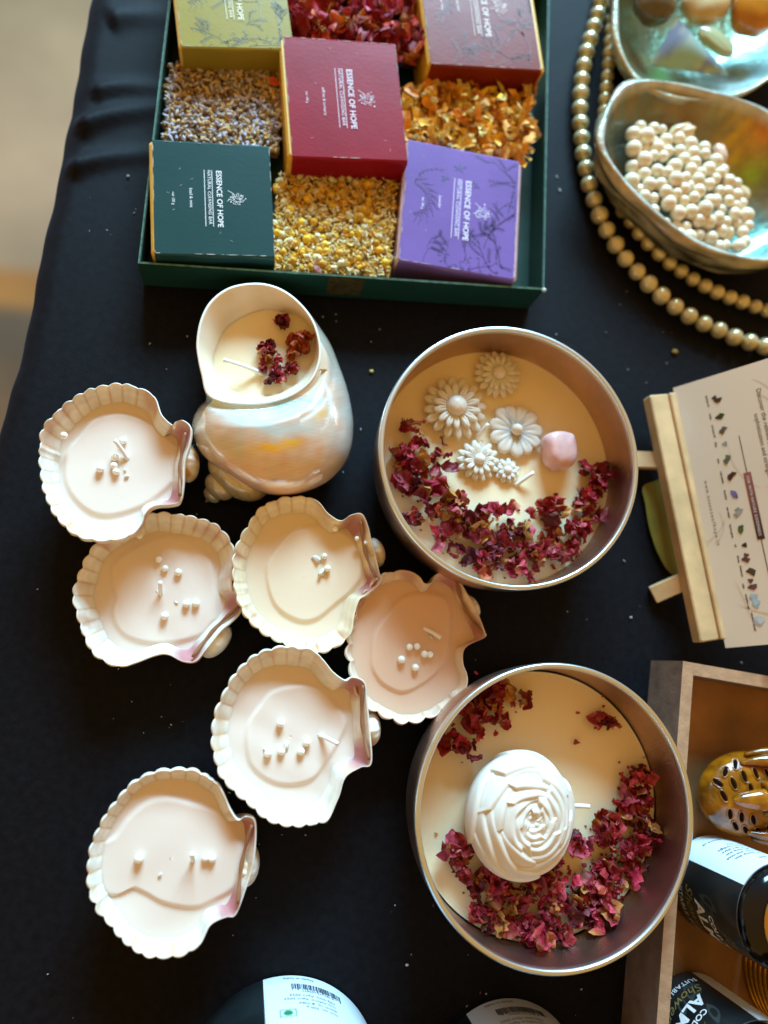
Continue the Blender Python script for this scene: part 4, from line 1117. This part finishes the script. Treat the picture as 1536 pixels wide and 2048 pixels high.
def rock(name, label, cat, px, py, z, r, mt, seed, rot=(0, 0, 0), sq=.85, amp=.06, group=None):
    vv, ff = sphere_vf(32, 20)
    k = np.sign(vv)*np.abs(vv)**sq*(1+amp*sm_noise(vv*1.8, seed)[:, None])
    m = M(); c = P(px, py, z); m.add((k*np.array(r)) @ rotm(*rot).T+c, ff)
    return tag(build(m, name, mt, top=(c[0], c[1], z-r[2])), label, cat, group)
IV = mat('ivory_stone', lin(226, 206, 166), .25, sss=.3, ssss=.002, coat=.5, noise=(80, .15))
PKS = mat('pinkish_stone', lin(222, 188, 160), .25, sss=.3, ssss=.002, coat=.5, noise=(80, .15))
rock('tumbled_stone', 'cream bean shaped stone, largest one among the loose pearls', 'stone', 1362, 268, 1.7, (.72, .42, .4), IV, 3, (0, 0, .35), amp=.14)
rock('tumbled_stone', 'pinkish upright stone right of the cream bean among the pearls', 'stone', 1438, 310, 1.6, (.32, .5, .35), PKS, 4, (0, 0, .2))
rock('tumbled_stone', 'cream oval stone at the right end of the pearl heap', 'stone', 1480, 385, 1.35, (.5, .3, .3), IV, 5, (0, 0, -.4))
rock('tumbled_stone', 'pale stone at the bottom end of the pearl heap', 'stone', 1452, 470, 1.3, (.4, .26, .26), IV, 6, (0, 0, .3))
rock('tumbled_stone', 'flat cream stone between the pearls and the blue sheen of the shell', 'stone', 1470, 432, 1.25, (.5, .26, .25), PKS, 8, (0, 0, .1))
rock('polished_stone', 'dark grey brown polished stone at the left of the upper abalone shell', 'stone', 1308, 2, 2.5, (.95, 1.15, .7), mat('smoky_stone', lin(92, 80, 62), .15, coat=.8, noise=(60, .3)), 9)
rock('polished_stone', 'translucent cream stone in the middle of the upper abalone shell', 'stone', 1412, 8, 2.5, (1.25, .95, .6), mat('milky_stone', lin(206, 186, 140), .2, sss=.5, ssss=.006, coat=.6, noise=(50, .2)), 10, (0, 0, .5))
rock('polished_stone', 'honey amber polished stone beside the right border of the picture', 'stone', 1505, 12, 2.6, (1.1, 1.55, .8), mat('amber_stone', lin(196, 124, 30), .12, sss=.4, sssr=(1, .5, .1), ssss=.006, coat=.9, noise=(70, .3)), 12, (0, 0, -.1))
rock('polished_stone', 'pale green flat stone half under the amber one', 'stone', 1432, 82, 2.45, (1.0, .5, .25), mat('pale_green_stone', lin(170, 176, 134), .2, sss=.4, ssss=.004, coat=.7), 14, (0, 0, -.55))
# triangular piece of mother of pearl leaning in the upper shell
m = M(); A, B, C = P(1355, 35, 3.3), P(1300, 128, 2.5), P(1458, 150, 2.7)
rows = []
n_ = 14; pts = []; idx = {}
for i in range(n_+1):
    for j in range(n_+1-i):
        idx[(i, j)] = len(pts); a, b = i/n_, j/n_; q = A*(1-a-b)+B*a+C*b; q = q+np.array([0, 0, .25*27*a*b*(1-a-b)]); pts.append(q)
pts = np.array(pts); f = []
for i in range(n_):
    for j in range(n_-i):
        f.append((idx[i, j], idx[i+1, j], idx[i, j+1]))
        if j < n_-i-1: f.append((idx[i+1, j], idx[i+1, j+1], idx[i, j+1]))
nz = sm_noise(pts*1.6, 31)[:, None]; n2 = sm_noise(pts*2.0, 35)[:, None]
col = np.array(lin(150, 196, 190))+0*nz; k = np.clip(nz*1.5, 0, 1); col = col*(1-k)+np.array(lin(206, 200, 150))*k; k = np.clip(n2*1.5, 0, 1); col = col*(1-k)+np.array(lin(120, 150, 186))*k
m.add(np.vstack([pts, pts-np.array([0, 0, .08])]), f+[tuple(x+len(pts) for x in q[::-1]) for q in f], np.vstack([col, col]))
NC2 = mat('pearl_flake', (.8, .8, .8), .2, metal=.3, attr=True, coat=.8, thin=380)
tag(build(m, 'shell_flake', NC2, top=(*B[:2], B[2]-.1)), 'blue green triangular mother of pearl flake leaning in the upper abalone shell', 'shell piece')

# ------------------------------------------------------------------ easel and card
WOODC = mat('pale_wood', lin(208, 172, 124), .55, noise=(90, .2, 6), bump=[(260, .0003, .3)])
def easel():
    zl = 1.5
    A = P2(1300, 790, zl); Bq = P2(1402, 1285, zl)
    d = (Bq-A)/np.linalg.norm(Bq-A); nrm = np.array([-d[1], d[0]])
    if nrm[0] < 0: nrm = -nrm
    C1 = P2(1350, 790, zl); Wd = abs((C1-A) @ nrm)
    root = thing('easel', 'small pale wooden easel holding the printed card', 'easel', (*((A+Bq)/2), 0))
    L = np.linalg.norm(Bq-A); mid = (A+Bq)/2+nrm*Wd/2
    m = M(); u = V3(d, 0); w3 = V3(nrm, 0)
    # grooved ledge
    box(m, V3(mid-nrm*Wd*.13, zl-.3), u*L/2, w3*Wd*.37, np.array([0, 0, .3]), bev=.05)
    box(m, V3(mid+nrm*Wd*.37, zl-.18), u*L/2, w3*Wd*.13, np.array([0, 0, .3]), bev=.04)
    build(m, 'ledge', WOODC, root, smooth=False)
    al = CARD_AL
    bd = V3(nrm, 0)*math.cos(al)+np.array([0, 0, math.sin(al)])
    nn = np.cross(bd, u); nn = nn*(1 if nn[2] > 0 else -1)
    for (px, py, px2, py2) in ((1262, 920, 1340, 922), (1305, 1190, 1395, 1150)):
        Q = P(px2, py2, zl-.45); F = P(px, py, .18)
        m = M(); dr = (Q-F); ln = np.linalg.norm(dr); dr /= ln; sd = np.cross(dr, [0, 0, 1.]); sd /= np.linalg.norm(sd)
        box(m, (Q+F)/2+dr*.2, dr*(ln/2+.2), sd*.36, np.cross(sd, dr)*.16, bev=.03); build(m, 'leg', WOODC, root, smooth=False)
    # back posts rising behind the card and the rear strut
    for s in (-.32, .32):
        b0 = V3(mid+d*L*s+nrm*Wd*.5, zl-.1)-nn*.45; m = M()
        box(m, b0+bd*4, bd*4, u*.3, nn*.14, bev=.03); build(m, 'post', WOODC, root, smooth=False)
    b0 = V3(mid+nrm*Wd*.5, zl-.1)-nn*.75; m = M(); box(m, b0+bd*5, u*L*.4, bd*.3, nn*.14, bev=.03); build(m, 'crossbar', WOODC, root, smooth=False)
    top = b0+bd*6.5; foot = V3((top+V3(nrm, 0)*3)[:2], 0.1); m = M(); dr = foot-top; ln = np.linalg.norm(dr); dr /= ln
    box(m, (top+foot)/2, dr*ln/2, u*.28, np.cross(dr, u)*.14, bev=.03); build(m, 'strut', WOODC, root, smooth=False)
    # card
    CA = P(1346, 776, zl+.06); CB = P(1451, 1296, zl+.06); cd = (CB-CA); cl = np.linalg.norm(cd); cd /= cl
    n2 = np.array([-cd[1], cd[0]]); n2 = n2 if n2[0] > 0 else -n2
    up = V3(n2, 0)*math.cos(al)+np.array([0, 0, math.sin(al)]); nr = np.cross(up, cd); nr = nr*(1 if nr[2] > 0 else -1)
    Wc = 7.0
    fn = lambda x, y, dz=.012: CA[None]+np.outer(x, cd)+np.outer(y, up)+nr[None]*dz
    cr = thing('information_card', 'cream printed card with ingredient pictures leaning on the easel', 'card', ((CA+CB)/2)[:3])
    m = M(); box(m, (CA+CB)/2+up*Wc/2-nr*.02, cd*cl/2, up*Wc/2, nr*.02)
    CARD = mat('cream_card', lin(226, 212, 192), .35, noise=(12, .08, 2), coat=.15)
    build(m, 'sheet', CARD, cr, smooth=False)
    q = lambda px, py: solve_card(px, py, CA, cd, up)
    dk = ink(52, 46, 42); m = M()
    # rows of ingredient pictures with captions below; captions sit on the left of the pictures
    ing = [(1428, 802, 'seed'), (1434, 833, 'leaf'), (1440, 862, 'coconut'), (1445, 889, 'drop'), (1450, 922, 'aloe'), (1457, 954, 'rose'), (1464, 990, 'lavender'), (1470, 1025, 'water'), (1476, 1062, 'herb'), (1484, 1091, 'oil'),
           (1490, 1118, 'berry'), (1496, 1142, 'bark'), (1500, 1172, 'flower'), (1508, 1203, 'camphor'), (1520, 1243, 'crystal')]
    caps = ['apricot oil', 'neem', 'coconut oil', 'shea', 'aloe', 'rose petals', 'lavender', 'sea water', 'lemon grass', 'oil', 'cloves', 'cinnamon', 'tulsi', 'camphor salt', 'menthol crystal']
    for k, ((px, py, kind), cp_) in enumerate(zip(ing, caps)):
        x, y = q(px-12, py)
        put_text(m, cp_, .115, fn, x, y-.05, align='CENTER', bold=.03)
    x, y = q(1408, 962); L_, _ = text_vf('www.essenceofhope.in', 1, spacing=1.5); 
    x2, y2 = q(1437, 1090); put_text(m, 'www.essenceofhope.in', abs(x2-x)/np.ptp(L_[:, 0]), fn, x, y, spacing=1.5, col=None)
    x, y = q(1512, 778); put_text(m, 'Discover the refined blend of', .25, fn, x, y)
    x, y = q(1508, 828); put_text(m, 'sophistication and strength', .235, fn, x, y)
    xa, ya = q(1476, 872); xb, yb = q(1525, 1078); xc, yc = q(1540, 1150); ym = (ya+yb)/2
    put_line(m, [(xa, ym), (xa+(xb-xa)*.36, ym)], .03, fn); put_line(m, [(xb, ym), (xb+2.0, ym)], .03, fn)
    build(m, 'printed_text', dk, cr, smooth=False)
    m = M(); nb = 14; x0 = xa+(xb-xa)*.36
    for i in range(nb):
        a = x0+(xb-x0)*i/nb; b_ = x0+(xb-x0)*(i+1)/nb; k = i/nb
        put_poly(m, [(a, ym-.14), (b_, ym-.14), (b_, ym+.14), (a, ym+.14)], fn, np.array(lin(150, 88, 80))*(1-k)+np.array(lin(44, 28, 30))*k)
    build(m, 'banner', mat('banner_print', (.8, .8, .8), .4, attr=True), cr, smooth=False)
    m = M(); fn2 = lambda x, y: fn(x, y, .022); T_ = 'FOR WITH NATURE GOODNESS'
    L_, _ = text_vf(T_, 1, spacing=1.2); put_text(m, T_, (xb-x0-.3)/np.ptp(L_[:, 0]), fn2, x0+.15, ym-.05, spacing=1.2)
    build(m, 'banner_text', INKW, cr, smooth=False)
    m = M()
    pc = {'seed': (58, 48, 34), 'leaf': (40, 60, 30), 'coconut': (90, 76, 66), 'drop': (150, 160, 160), 'aloe': (90, 100, 80), 'rose': (70, 24, 34), 'lavender': (110, 100, 150), 'water': (150, 150, 140), 'herb': (70, 90, 50), 'oil': (40, 46, 40),
          'berry': (96, 60, 62), 'bark': (70, 60, 46), 'flower': (100, 66, 76), 'camphor': (160, 186, 200), 'crystal': (186, 198, 206)}
    for k, (px, py, kind) in enumerate(ing):
        x, y = q(px, py); cl_ = lin(*pc[kind]); R_ = .16 if k < 13 else .22
        for j in range(4 if kind not in ('oil', 'drop') else 1):
            ox, oy = (rng.normal(size=2)*R_*.4 if kind not in ('oil', 'drop') else (0, 0)); t = np.linspace(0, 2*np.pi, 13)[:-1]; rr = R_*.62*(1+.25*np.sin(t*3+j))
            put_poly(m, np.stack([x+ox+rr*np.cos(t)*.9, y+.1+oy+rr*np.sin(t)], 1), lambda a, b, dz=.012+.002*j: fn(a, b, dz), np.array(cl_)*(.8+.12*j))
    build(m, 'ingredient_picture', mat('picture_print', (.8, .8, .8), .4, attr=True), cr, smooth=False)
    # faint flourish lines printed on the card
    m = M()
    for k in range(13):
        x0_, y0_ = rng.uniform(.5, cl-1), rng.uniform(.6, 5.5); a = rng.uniform(-.6, 1.8); t = np.linspace(0, 1, 16); cv = rng.uniform(-1.6, 1.6); L2 = rng.uniform(1.2, 2.6)
        xx = np.clip(x0_+np.cumsum(np.cos(a+cv*t))*L2/16, .1, cl-.1); yy_ = np.clip(y0_+np.cumsum(np.sin(a+cv*t))*L2/16, .1, Wc-.1)
        put_line(m, np.stack([xx, yy_], 1), .07*np.sin(np.pi*t)+.01, lambda x, y: fn(x, y, .006))
    build(m, 'faint_flourish', mat('faint_print', lin(214, 200, 180), .4), cr, smooth=False)
def solve_card(px, py, CA, cd, up):
    o = np.array([0, 0, CAMH]); d = RB @ np.array([px-W0/2, -(py-H0/2), -FPX])
    s = np.linalg.solve(np.array([cd, up, -d]).T, o-CA); return s[0], s[1]
# lean of the card: chosen so that its upper edge passes where it does in the photograph
def _lean():
    best = None; zl = 1.56; CA = P(1346, 776, zl); CB = P(1451, 1296, zl); cd = (CB-CA)/np.linalg.norm(CB-CA)
    n2 = np.array([-cd[1], cd[0]]); n2 = n2 if n2[0] > 0 else -n2
    for al in np.radians(np.arange(5, 80, 1)):
        up = V3(n2, 0)*math.cos(al)+np.array([0, 0, math.sin(al)]); e = 0
        for c0, (tx, ty) in ((CA, (1536, 716)), (CB, (1536, 1289))):
            for s in np.linspace(.5, 6, 60):
                q = c0+up*s; r = RB.T @ (q-np.array([0, 0, CAMH])); x = W0/2+FPX*r[0]/-r[2]
                if x > tx: e += abs(H0/2-FPX*r[1]/-r[2]-ty); break
            else: e += 100
        if best is None or e < best[0]: best = (e, al)
    print('card lean', best[0], math.degrees(best[1])); return best[1]
CARD_AL = _lean()
easel()
# olive leaf on the cloth under the ledge
pts = spline([P2(*q, .1) for q in ((1283, 975), (1310, 962), (1345, 950), (1375, 1000), (1372, 1080), (1368, 1140), (1341, 1148), (1315, 1112), (1296, 1060), (1288, 1010))], 60)
c = pts.mean(0); rows = []
for s in (.02, .3, .6, .85, 1.0):
    q = c+(pts-c)*s; rows.append(np.c_[q, .12+.35*(np.abs((q-c) @ np.array([.95, .2])))**1.3*.4])
rows = np.array(rows); m = M(); m.add(rows.reshape(-1, 3), grid_faces(5, 60, wrapv=True)+[tuple(range(60))])
lo = rows.copy(); lo[..., 2] -= .05; m.add(lo.reshape(-1, 3), [q[::-1] for q in grid_faces(5, 60, wrapv=True)])
tag(build(m, 'leaf', mat('olive_leaf', lin(122, 116, 48), .5, noise=(60, .25), bump=[(200, .0005, .4)]), top=(*c, 0)), 'olive green dried leaf on the cloth under the easel ledge', 'leaf')

# ------------------------------------------------------------------ wooden tray and what stands in it
MDF = mat('fibreboard', lin(178, 138, 104), .75, noise=(220, .22, 7), bump=[(900, .0003, .5)])
MDFS = mat('brown_board_side', lin(128, 102, 84), .7, noise=(160, .3, 7), bump=[(700, .0003, .5)])  # upright faces of the boards, darker than their top faces
HT = 2.3
oa = P2(1366, 1322, HT); ob = P2(1313, 2048, HT); dl = (ob-oa)/np.linalg.norm(ob-oa); oc = P2(1536, 1352, HT); dk_ = (oc-oa)/np.linalg.norm(oc-oa)
nl = np.array([-dl[1], dl[0]]); nl = nl if nl[0] > 0 else -nl
troot = thing('wooden_tray', 'open brown fibreboard tray standing right of the rose tin', 'tray', (*(oa+dl*8+nl*6), 0))
th_ = .46; LT, WT = 19., 12.
m = M(); E1 = oa+dk_*WT
def wall(m, a, b_, inn, h=HT, mi=0):
    """upright board from a to b, thickness towards inn"""
    pts = [V3(a, .0), V3(b_, .0), V3(b_+inn, .0), V3(a+inn, .0), V3(a, h), V3(b_, h), V3(b_+inn, h), V3(a+inn, h)]
    m.add(pts, [(3, 2, 1, 0), (0, 1, 5, 4), (1, 2, 6, 5), (2, 3, 7, 6), (3, 0, 4, 7)]); m.m[-5:] = [1]*5
    g = .012; m.add([V3(q, h+.003) for q in (a, b_, b_+inn, a+inn)], [(0, 1, 2, 3)])
for nm, a, b_, inn in (('left', oa, oa+dl*LT, nl*th_), ('back', oa+dk_*.0+nl*th_*1.0, oa+dk_*WT, -np.array([-dk_[1], dk_[0]])*th_), ('front', oa+dl*LT, oa+dl*LT+dk_*WT, np.array([-dk_[1], dk_[0]])*th_), ('right', E1, E1+dl*LT, -nl*th_)):
    m = M(); wall(m, a, b_, inn); build(m, 'side_board', [MDF, MDFS], troot, smooth=False)
m = M(); q = [oa+nl*.1, E1, E1+dl*LT, oa+dl*LT+nl*.1]
m.add([V3(x, .3) for x in q], [(0, 3, 2, 1)]); build(m, 'bottom', mat('warm_shade_base', lin(156, 110, 64), .55, noise=(35, .5, 5), bump=[(300, .0003, .3)]), troot, smooth=False)  # amber of the warm shade inside the tray, put into the bottom's colour

# ceramic ornament
def ornament():
    AMB = mat('amber_glaze', lin(156, 92, 12), .12, attr=False, coat=1.0, noise=(160, .7, 5), bump=[(130, .0014, .5), (400, .0005, .4)])
    DK = mat('slot_shade', lin(30, 16, 8), .9, spec=0.)  # dark ovals laid on the glaze, painted shade of the slots
    c = P(1492, 1588, 1.1)
    root = thing('ceramic_ornament', 'amber glazed oval ceramic ornament with pierced slots and a pointed head, in the wooden tray', 'ornament', (c[0], c[1], .3))
    vv, ff = sphere_vf(80, 50)
    R = np.array([2.05, 1.62, 1.0])
    v = vv*R
    pass
    v[:, 2] = np.where(v[:, 2] > 0, v[:, 2]*(1+.0*v[:, 0]), v[:, 2]*.7)
    m = M(); m.add(v+c, ff); build(m, 'body', AMB, root)
    def surf(x, y): # height of the dome
        t = max(0, 1-(x/R[0])**2-(y/R[1])**2); return R[2]*math.sqrt(t)
    for (x, y, a) in ((-1.55, .55, .9), (-1.2, .95, -.4), (-.75, 1.2, -.2), (-1.05, .55, .25), (-.6, .8, .1), (-.1, .9, .05), (-.45, .35, .1), (.4, .85, .2), (-1.45, .1, .5), (-1.25, -.55, 0), (-.85, -.65, 0), (-.4, -.75, .3), (-1.0, -1.0, .4), (-.6, -1.15, .5), (-.1, -1.2, .6), (.35, -1.1, .7)):
        z = surf(x, y); n = np.array([x/R[0]**2, y/R[1]**2, z/R[2]**2]); n /= np.linalg.norm(n)
        e1 = np.array([math.cos(a+1.57), math.sin(a+1.57), 0]); e1 -= n*(e1 @ n); e1 /= np.linalg.norm(e1); e2 = np.cross(n, e1)
        vv2, ff2 = sphere_vf(14, 8); q = vv2[:, :1]*e1*.2+vv2[:, 1:2]*e2*.085+vv2[:, 2:]*n*.012
        m = M(); m.add(q+c+np.array([x, y, z])+n*.004, ff2); build(m, 'pierced_slot', DK, root)
        m = M(); t = np.linspace(0, 2*np.pi, 18, endpoint=False); pp = c+np.array([x, y, z])+n*.01+np.outer(np.cos(t), e1)*.24+np.outer(np.sin(t), e2)*.125
        tube(m, np.vstack([pp, pp[:1]]), .025, 6, caps=False); build(m, 'slot_border', AMB, root)
    # animal on top: pointed head, collar, back
    hz = .98
    m = M(); lathe(m, [(.02, -1.0), (.14, -.9), (.26, -.65), (.36, -.3), (.42, 0), (.44, .25), (.4, .32)], 0, 0, 36)
    v = np.vstack(m.v) @ rotm(0, math.pi/2-.15, 0).T; m.v = [v*np.array([1, .95, .8])+c+np.array([-.25, -.02, hz+.1])]; build(m, 'head', AMB, root)
    m = M(); tube(m, [c+np.array([.12+.02*math.cos(t), .52*math.sin(t), hz+.02+.5*math.cos(t)]) for t in np.linspace(-1.7, 1.7, 22)], .14, 12); build(m, 'collar', AMB, root)
    m = M(); ball(m, c+np.array([1.35, -.05, hz-.05]), (1.2, .78, .62), sph=sphere_vf(40, 26)); build(m, 'back', AMB, root)
    for sgn, k in ((1, 1.), (-1, 1.)):
        for j, (rad, off) in enumerate(((.2, .0), (.17, .32))):
            t = np.linspace(0, 1, 20); m = M()
            pp = np.stack([-.55+2.9*t+off, sgn*(1.25+off*.9-.55*t**1.5+.25*np.sin(t*3.1)), .62-.25*off/.28*.6+.35*np.sin(t*2.6)], 1)+c
            tube(m, pp, rad*(.35+np.sin(np.pi*np.clip(t, .03, .97))), 12); build(m, 'fin', AMB, root)
ornament()

def cyl_map(cx, cy, r, a0): return lambda s, z: np.stack([cx+r*np.cos(a0+s/r), cy+r*np.sin(a0+s/r), z+0*s], 1)
BLK = mat('black_bottle', lin(8, 8, 10), .12, coat=.2, spec=.4)
LBD = mat('dark_label', lin(26, 32, 34), .35, noise=(55, .5, 2), coat=.2)
LBW = mat('white_label', lin(222, 232, 240), .38)
INKG = mat('gold_ink', lin(176, 156, 92), .35, metal=.5); INKK = ink(50, 54, 62)
def patch(m, fn, s0, s1, z0, z1, n_=30, col=None):
    s = np.linspace(s0, s1, n_); a = fn(s, 0*s+z0); b_ = fn(s, 0*s+z1); v = np.empty((2*n_, 3)); v[0::2] = a; v[1::2] = b_
    m.add(v, [(2*i, 2*i+2, 2*i+3, 2*i+1) for i in range(n_-1)], col)
def bottle(label, ang, dist, seam, R=1.72, zl=4.5, which=0):
    cx, cy = dist*math.cos(ang), dist*math.sin(ang)
    root = thing('bottle', label, 'bottle', (cx, cy, .31), 'dark cosmetic bottles')
    m = M(); lathe(m, [(.02, .31), (R-.15, .31), (R-.02, .45), (R, .6), (R, zl+.05), (R-.03, zl+.2), (R-.2, zl+.42), (R-.65, zl+.7), (R-.9, zl+.85)], cx, cy, 96); build(m, 'body', BLK, root)
    m = M(); lathe(m, [(R-.7, zl+.8), (R-.62, zl+.86), (R-.62, zl+2.1), (R-.7, zl+2.2), (.02, zl+2.2)], cx, cy, 64, wob=lambda t, z: 1+.008*np.cos(t*60)); build(m, 'cap', BLK, root)
    m = M(); lathe(m, [(R-.6, zl+.66), (R-.42, zl+.68), (R-.42, zl+.78), (R-.6, zl+.86)], cx, cy, 80); build(m, 'gold_ring', mat('brass', lin(206, 166, 84), .25, metal=1), root)
    base = math.atan2(-cy, -cx)
    f1 = cyl_map(cx, cy, R+.012, base+seam); f2 = cyl_map(cx, cy, R+.024, base+seam)
    lw = math.pi*R
    m = M(); patch(m, f1, 0, lw*1.15, .6, zl, 60); lab = build(m, 'dark_label', LBD, root)
    m = M(); patch(m, f1, -lw*.84, -.005, .6, zl, 60); build(m, 'white_label', LBW, root)
    m = M(); patch(m, f2, -lw*.84, lw*1.15, zl-.03, zl, 90); build(m, 'label_edge', mat('silver_line', lin(150, 150, 150), .3, metal=.6), root)
    sx = .75 if which == 0 else .25
    m = M()
    put_text(m, 'ALMOND', .74, f2, sx+.45, 2.1, bold=.03, spacing=1.05); put_text(m, 'COLD PRESSED', .34, f2, sx+.75, 2.8, bold=.02)
    put_text(m, 'SUITABLE FOR ALL SKIN TYPES', .3, f2, sx-.05, 1.1, bold=.015, spacing=1.1)
    build(m, 'white_lettering', INKW, root, smooth=False)
    m = M(); put_text(m, 'Shower & Bath Oil', .58, f2, sx+.05, 1.55, shear=.35)
    emblem(m, f2, sx+1.5, 3.6, .45); build(m, 'gold_lettering', INKG, root, smooth=False)
    m = M(); g = mat('feather_print', lin(52, 62, 62), .4)
    for k in range(6):
        t = np.linspace(0, 1, 12); x0, z0 = sx+rng.uniform(0, 4), rng.uniform(.8, 3); L = rng.uniform(.8, 1.3)
        put_line(m, np.stack([x0+.3*t**2, z0+L*t], 1), .34*np.sin(np.pi*t)**.8+.01, cyl_map(cx, cy, R+.017, base+seam))
    build(m, 'printed_feather', g, root, smooth=False)
    m = M()
    for k, tx in enumerate(('massage onto damp skin', 'after the shower and rinse', 'for soft and glowing skin', 'store in a cool dry place', 'keep away from sunlight', 'external use only')):
        put_text(m, tx, .2, f2, -2.75, 3.2-k*.25)
    put_text(m, 'How to use', .24, f2, -2.5, 3.75); put_text(m, 'Ingredients: almond oil', .2, f2, -2.6, 1.3)
    build(m, 'small_print', INKK, root, smooth=False)
bottle('dark bottle with a white back panel, just below the ceramic ornament', -math.radians(25.6), 20.1, -.22, which=0)
bottle('dark bottle reading ALMOND in the bottom right corner of the picture', -math.radians(38.6), 21.6, -.95, zl=4.4, which=1)
# gold bangles
BG = mat('gold_bangle', lin(186, 140, 56), .25, metal=.9, noise=(300, .3))
bc = P2(1600, 1935, .5)
for k in range(7):
    z = .42+k*.27; R_ = 2.25
    m = M(); t = np.linspace(0, 2*np.pi, 73); pp = np.stack([bc[0]+R_*np.cos(t), bc[1]+R_*np.sin(t), z+0*t], 1); tube(m, pp, .115, 10, caps=False)
    tag(build(m, 'bangle', BG, top=(*bc, z-.12)), 'thin gold bangle stacked in the tray between the two dark bottles', 'bangle', 'gold bangles stacked between the bottles')

# jars at the lower edge
def jar(label, cx, cy, R, seam, white_w, ht, dim=False):
    root = thing('jar', label, 'jar', (cx, cy, 0), 'dark cosmetic jars')
    m = M(); lathe(m, [(.02, 0), (R-.2, 0), (R-.03, .04), (R, .14), (R, ht-.2), (R-.1, ht-.05), (R-.5, ht)], cx, cy, 120); build(m, 'body', BLK, root)
    m = M(); lathe(m, [(R-.35, ht), (R-.25, ht+.03), (R-.25, ht+1.1), (R-.4, ht+1.2), (.02, ht+1.2)], cx, cy, 90, wob=lambda t, z: 1+.004*np.cos(t*70)); build(m, 'lid', BLK, root)
    f1 = cyl_map(cx, cy, R+.012, seam); f2 = cyl_map(cx, cy, R+.024, seam)
    m = M(); patch(m, f1, -white_w, 0, .08, ht-.3, 60); build(m, 'white_label', LBW, root)
    m = M(); patch(m, f1, .01, 2*math.pi*R-white_w-.2, .08, ht-.3, 80); build(m, 'dark_label', LBD, root)
    m = M()
    put_text(m, 'Made in India', .2, f2, -1.75, .28); 
    x = -2.95+.25
    for k in range(46):
        w_ = rng.choice([.018, .03, .05]); patch(m, f2, x, x+w_, .75, 1.15+.08*(k % 3 == 0), 2); x += w_+rng.choice([.015, .03])
        if x > -.95: break
    put_text(m, '8 906142 650037', .16, f2, -2.4, 1.22)
    for k, tx in enumerate(('Mfg date: April 2023', 'Use before: April 2024', 'Batch no. & MRP', 'Net wt. 200 g')): put_text(m, tx, .19, f2, -2.4, 1.55+k*.27)
    build(m, 'small_print', INKK, root, smooth=False)
    m = M(); put_text(m, '=', .01, f2, 0, 0)
    f3 = cyl_map(cx, cy, R+.03, seam); m = M(); gx_ = -.72
    t = np.linspace(0, 2*np.pi, 20)[:-1]; put_poly(m, np.stack([gx_+.15*np.cos(t), 2.85+.15*np.sin(t)], 1), f3)
    for a, b_ in (((-.25, -.22), (.25, -.22)), ((.25, -.22), (.25, .22)), ((.25, .22), (-.25, .22)), ((-.25, .22), (-.25, -.22))): put_line(m, np.array([a, b_])+np.array([gx_, 2.85]), .03, f3)
    build(m, 'green_mark', ink(30, 140, 84), root, smooth=False)
    m = M(); put_text(m, 'BODY SCRUB', .42, f2, 1.3, 2.3, bold=.02); build(m, 'white_lettering', INKW, root, smooth=False)
jd = 15.75; ja = -math.radians(90-7.2)
j1 = P2(545, 1960, 0); j1 = j1+j1/np.linalg.norm(j1)*3.2
def az(px, py, z, c): q = P2(px, py, z); return math.atan2(q[1]-c[1], q[0]-c[0])
jar('dark jar with a bright white barcode label, at the bottom edge left of centre', j1[0], j1[1], 3.3, az(527, 1966, .08, j1), 5.2, 4.6)
c2 = P2(928, 2030, 0); c2 = c2+c2/np.linalg.norm(c2)*2.75
jar('shaded jar with a grey barcode label below the rose tin', c2[0], c2[1], 2.75, az(932, 2028, .08, c2), 4.6, 3.4)

# ------------------------------------------------------------------ lint on the cloth
m = M()
for k in range(190):
    x, y = rng.uniform(60, 1500), rng.uniform(300, 2040)
    q = P(x, y, .03); r = rng.uniform(.008, .026)*(1.6 if k % 12 == 0 else 1)
    m.add(v8*np.array([r*rng.uniform(1, 3), r, r*.6]) @ rotm(0, 0, rng.uniform(0, 6)).T+q, f8, np.array([lin(190, 190, 186), lin(150, 140, 120), lin(120, 60, 60)][rng.choice(3, p=[.6, .3, .1])]))
for (x, y, c_, s) in ((743, 742, lin(220, 200, 110), .07), (1350, 703, lin(150, 120, 40), .12), (256, 352, lin(160, 160, 160), .05), (1262, 1235, lin(170, 160, 150), .05), (814, 1930, lin(200, 200, 200), .05)):
    m.add(v8*np.array([s*1.4, s, s*.5])+P(x, y, .05), f8, c_)
tag(build(m, 'lint', PILE), 'tiny specks of lint and flower crumbs scattered over the black cloth', 'lint', kind='stuff')

for o in bpy.data.objects:
    if '_o' in o: del o['_o']
